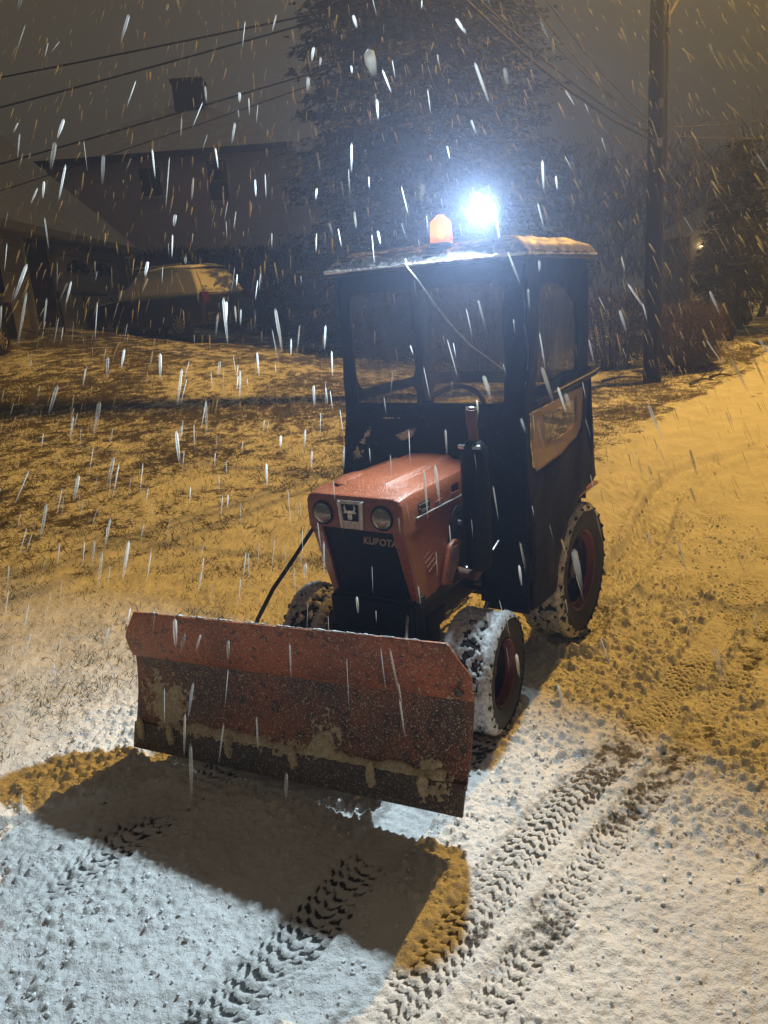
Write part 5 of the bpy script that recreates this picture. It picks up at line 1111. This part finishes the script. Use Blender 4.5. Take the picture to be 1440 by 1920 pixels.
# ------------------------------------------------------------------ grass poking through the snow
rng = np.random.default_rng(101)
def scatter(n, x0, x1, y0, y1, dens):
    x = rng.uniform(x0, x1, n); y = rng.uniform(y0, y1, n)
    k = (x < xedge(y) - 0.12) & (rng.random(n) < dens(x, y)); return x[k], y[k]
def gdens(x, y):
    c = smooth(0.42, 0.62, fbm(x * 0.9, y * 0.9, 4, 101) * 0.5 + fbm(x * 6, y * 6, 3, 103) * 0.5 + 0.05 * smooth(3.5, 7, y))
    return 0.10 + 0.9 * c
xs1, ys1 = scatter(60000, -4.5, 1.0, 1.8, 5.5, gdens); xs2, ys2 = scatter(90000, -9.5, 5.5, 5.5, 14.0, gdens)
gx_ = np.concatenate([xs1, xs2]); gy2 = np.concatenate([ys1, ys2]); n = len(gx_)
gzv = base_z(gx_, gy2) + 0.05 * (fbm(gx_ * 0.8, gy2 * 0.8, 4, 81) - 0.5)
sc_ = np.where(gy2 > 5.5, 1.5, 1.0)
an = rng.random(n) * 6.28; ln = rng.uniform(0.25, 1.3, n)
D_ = np.stack([np.cos(an) * ln, np.sin(an) * ln, np.ones(n) * 0.8], 1); D_ /= np.linalg.norm(D_, axis=1, keepdims=True)
Lg = rng.uniform(0.018, 0.055, n) * sc_
quads_mesh('grass', np.stack([gx_, gy2, gzv - 0.002], 1), D_, Lg, rng.uniform(0.0010, 0.0026, n) * sc_ * 1.3, M['grass'], None, seed=5)
tag(bpy.data.objects['grass'], kind='stuff')

# ------------------------------------------------------------------ distant woods
rng = np.random.default_rng(5); n = 26000
wx = rng.uniform(-60, 70, n); wy = rng.uniform(58, 82, n); hgt = 5 + 6 * vnoise(wx * 0.15, wy * 0.2, 4) + 3 * vnoise(wx * 0.6, wy * 0.5, 6)
wz = rng.random(n) ** 0.8 * hgt + 1.0
D_ = np.stack([rng.normal(size=n) * 0.5, rng.normal(size=n) * 0.5, np.ones(n)], 1); D_ /= np.linalg.norm(D_, axis=1, keepdims=True)
quads_mesh('distant_woods', np.stack([wx, wy, wz], 1), D_, rng.uniform(0.6, 1.8, n), rng.uniform(0.03, 0.10, n), M['bark_far'], None, seed=6)
tag(bpy.data.objects['distant_woods'], kind='stuff')

# ------------------------------------------------------------------ falling snow
rng = np.random.default_rng(2024)
fdir0 = np.array([0.0137, -0.735, -0.678]); fdir0 /= np.linalg.norm(fdir0)
cam0 = np.array([0, 0, CAMH])
Fv = np.array(_F); Rv = np.array(_R2); Uv = np.array(_U2)
P_ = []; L__ = []; R__ = []; Dn = []
def flakes(n, x0, x1, y0, y1, z0, z1, lmin, lmax, rmin, rmax, dmin, dmax):
    p = np.stack([rng.uniform(x0, x1, n), rng.uniform(y0, y1, n), rng.uniform(z0, z1, n)], 1)
    P_.append(p); L__.append(rng.uniform(lmin, lmax, n)); R__.append(rmin + (rmax - rmin) * rng.random(n) ** 2.6); Dn.append(rng.uniform(dmin, dmax, n))
flakes(160, -1.0, 1.2, 0.9, 2.2, 0.7, 3.2, 0.04, 0.10, 0.0014, 0.0055, 0.10, 0.45)
flakes(4200, -3.2, 3.6, 1.8, 5.5, 0.5, 4.6, 0.05, 0.17, 0.0010, 0.0056, 0.15, 0.85)
flakes(3600, -7, 7, 4.5, 9.5, 0.3, 7.0, 0.08, 0.24, 0.0014, 0.0056, 0.12, 0.8)
flakes(1300, -12, 14, 9.5, 20.0, 0.3, 9.0, 0.06, 0.24, 0.002, 0.006, 0.10, 0.4)
flakes(1, 0.030, 0.032, 1.145, 1.15, 2.05, 2.055, 0.055, 0.06, 0.0085, 0.009, 0.55, 0.6)
P_ = np.concatenate(P_); L__ = np.concatenate(L__); R__ = np.concatenate(R__); Dn = np.concatenate(Dn)
# keep the flakes out of the tractor
rel = P_ - np.array(TR_O); c_, s_ = math.cos(TR_YAW), math.sin(TR_YAW)
lx_ = rel[:, 0] * c_ - rel[:, 1] * s_; ly_ = rel[:, 0] * s_ + rel[:, 1] * c_
ins = ((np.abs(lx_) < 0.58) & (ly_ > 0.30) & (ly_ < 1.5) & (P_[:, 2] < 2.0)) | ((np.abs(lx_) < 0.45) & (ly_ > -0.25) & (ly_ < 0.6) & (P_[:, 2] < 1.15))
dl_ = np.linalg.norm(rel - np.array([0, 0, 2.05]) - (np.array(tw(lx, ly, 0)) - np.array(TR_O)), axis=1)
kp = (~ins) & (dl_ > 0.16) & (P_[:, 2] > base_z(P_[:, 0], P_[:, 1]) + 0.1); P_, L__, R__, Dn = P_[kp], L__[kp], R__[kp], Dn[kp]
n = len(P_); D_ = fdir0 + rng.normal(size=(n, 3)) * 0.075; D_ /= np.linalg.norm(D_, axis=1, keepdims=True)
S_ = np.cross(D_, rng.normal(size=(n, 3))); S_ /= np.linalg.norm(S_, axis=1, keepdims=True); T_ = np.cross(D_, S_)
rings = []; 
for f_, w_ in ((-0.5, 0.25), (-0.40, 0.9), (-0.05, 1.0), (0.35, 0.62), (0.5, 0.12)):
    for k in range(5):
        a = 2 * math.pi * k / 5
        rings.append(P_ + D_ * (L__ * f_)[:, None] + (S_ * math.cos(a) + T_ * math.sin(a)) * (R__ * w_)[:, None])
R_soft = np.repeat(np.array([0.30, 0.95, 0.70, 0.22, 0.02]), 5)  # streak fade along each flake: bright head, faint tail
VV_ = np.stack(rings, 1); nvp = VV_.shape[1]; base = np.arange(n)[:, None, None] * nvp
fl = []
for i in range(4):
    for k in range(5): fl.append([i * 5 + k, i * 5 + (k + 1) % 5, (i + 1) * 5 + (k + 1) % 5, (i + 1) * 5 + k])
FF_ = (base + np.array(fl)[None]).reshape(-1, 4)
fo = np_mesh('falling_snow', VV_.reshape(-1, 3), FF_, M['flake'], None, sm=True, attrs={'dense': (Dn[:, None] * R_soft[None, :]).ravel()}); tag(fo, kind='stuff')
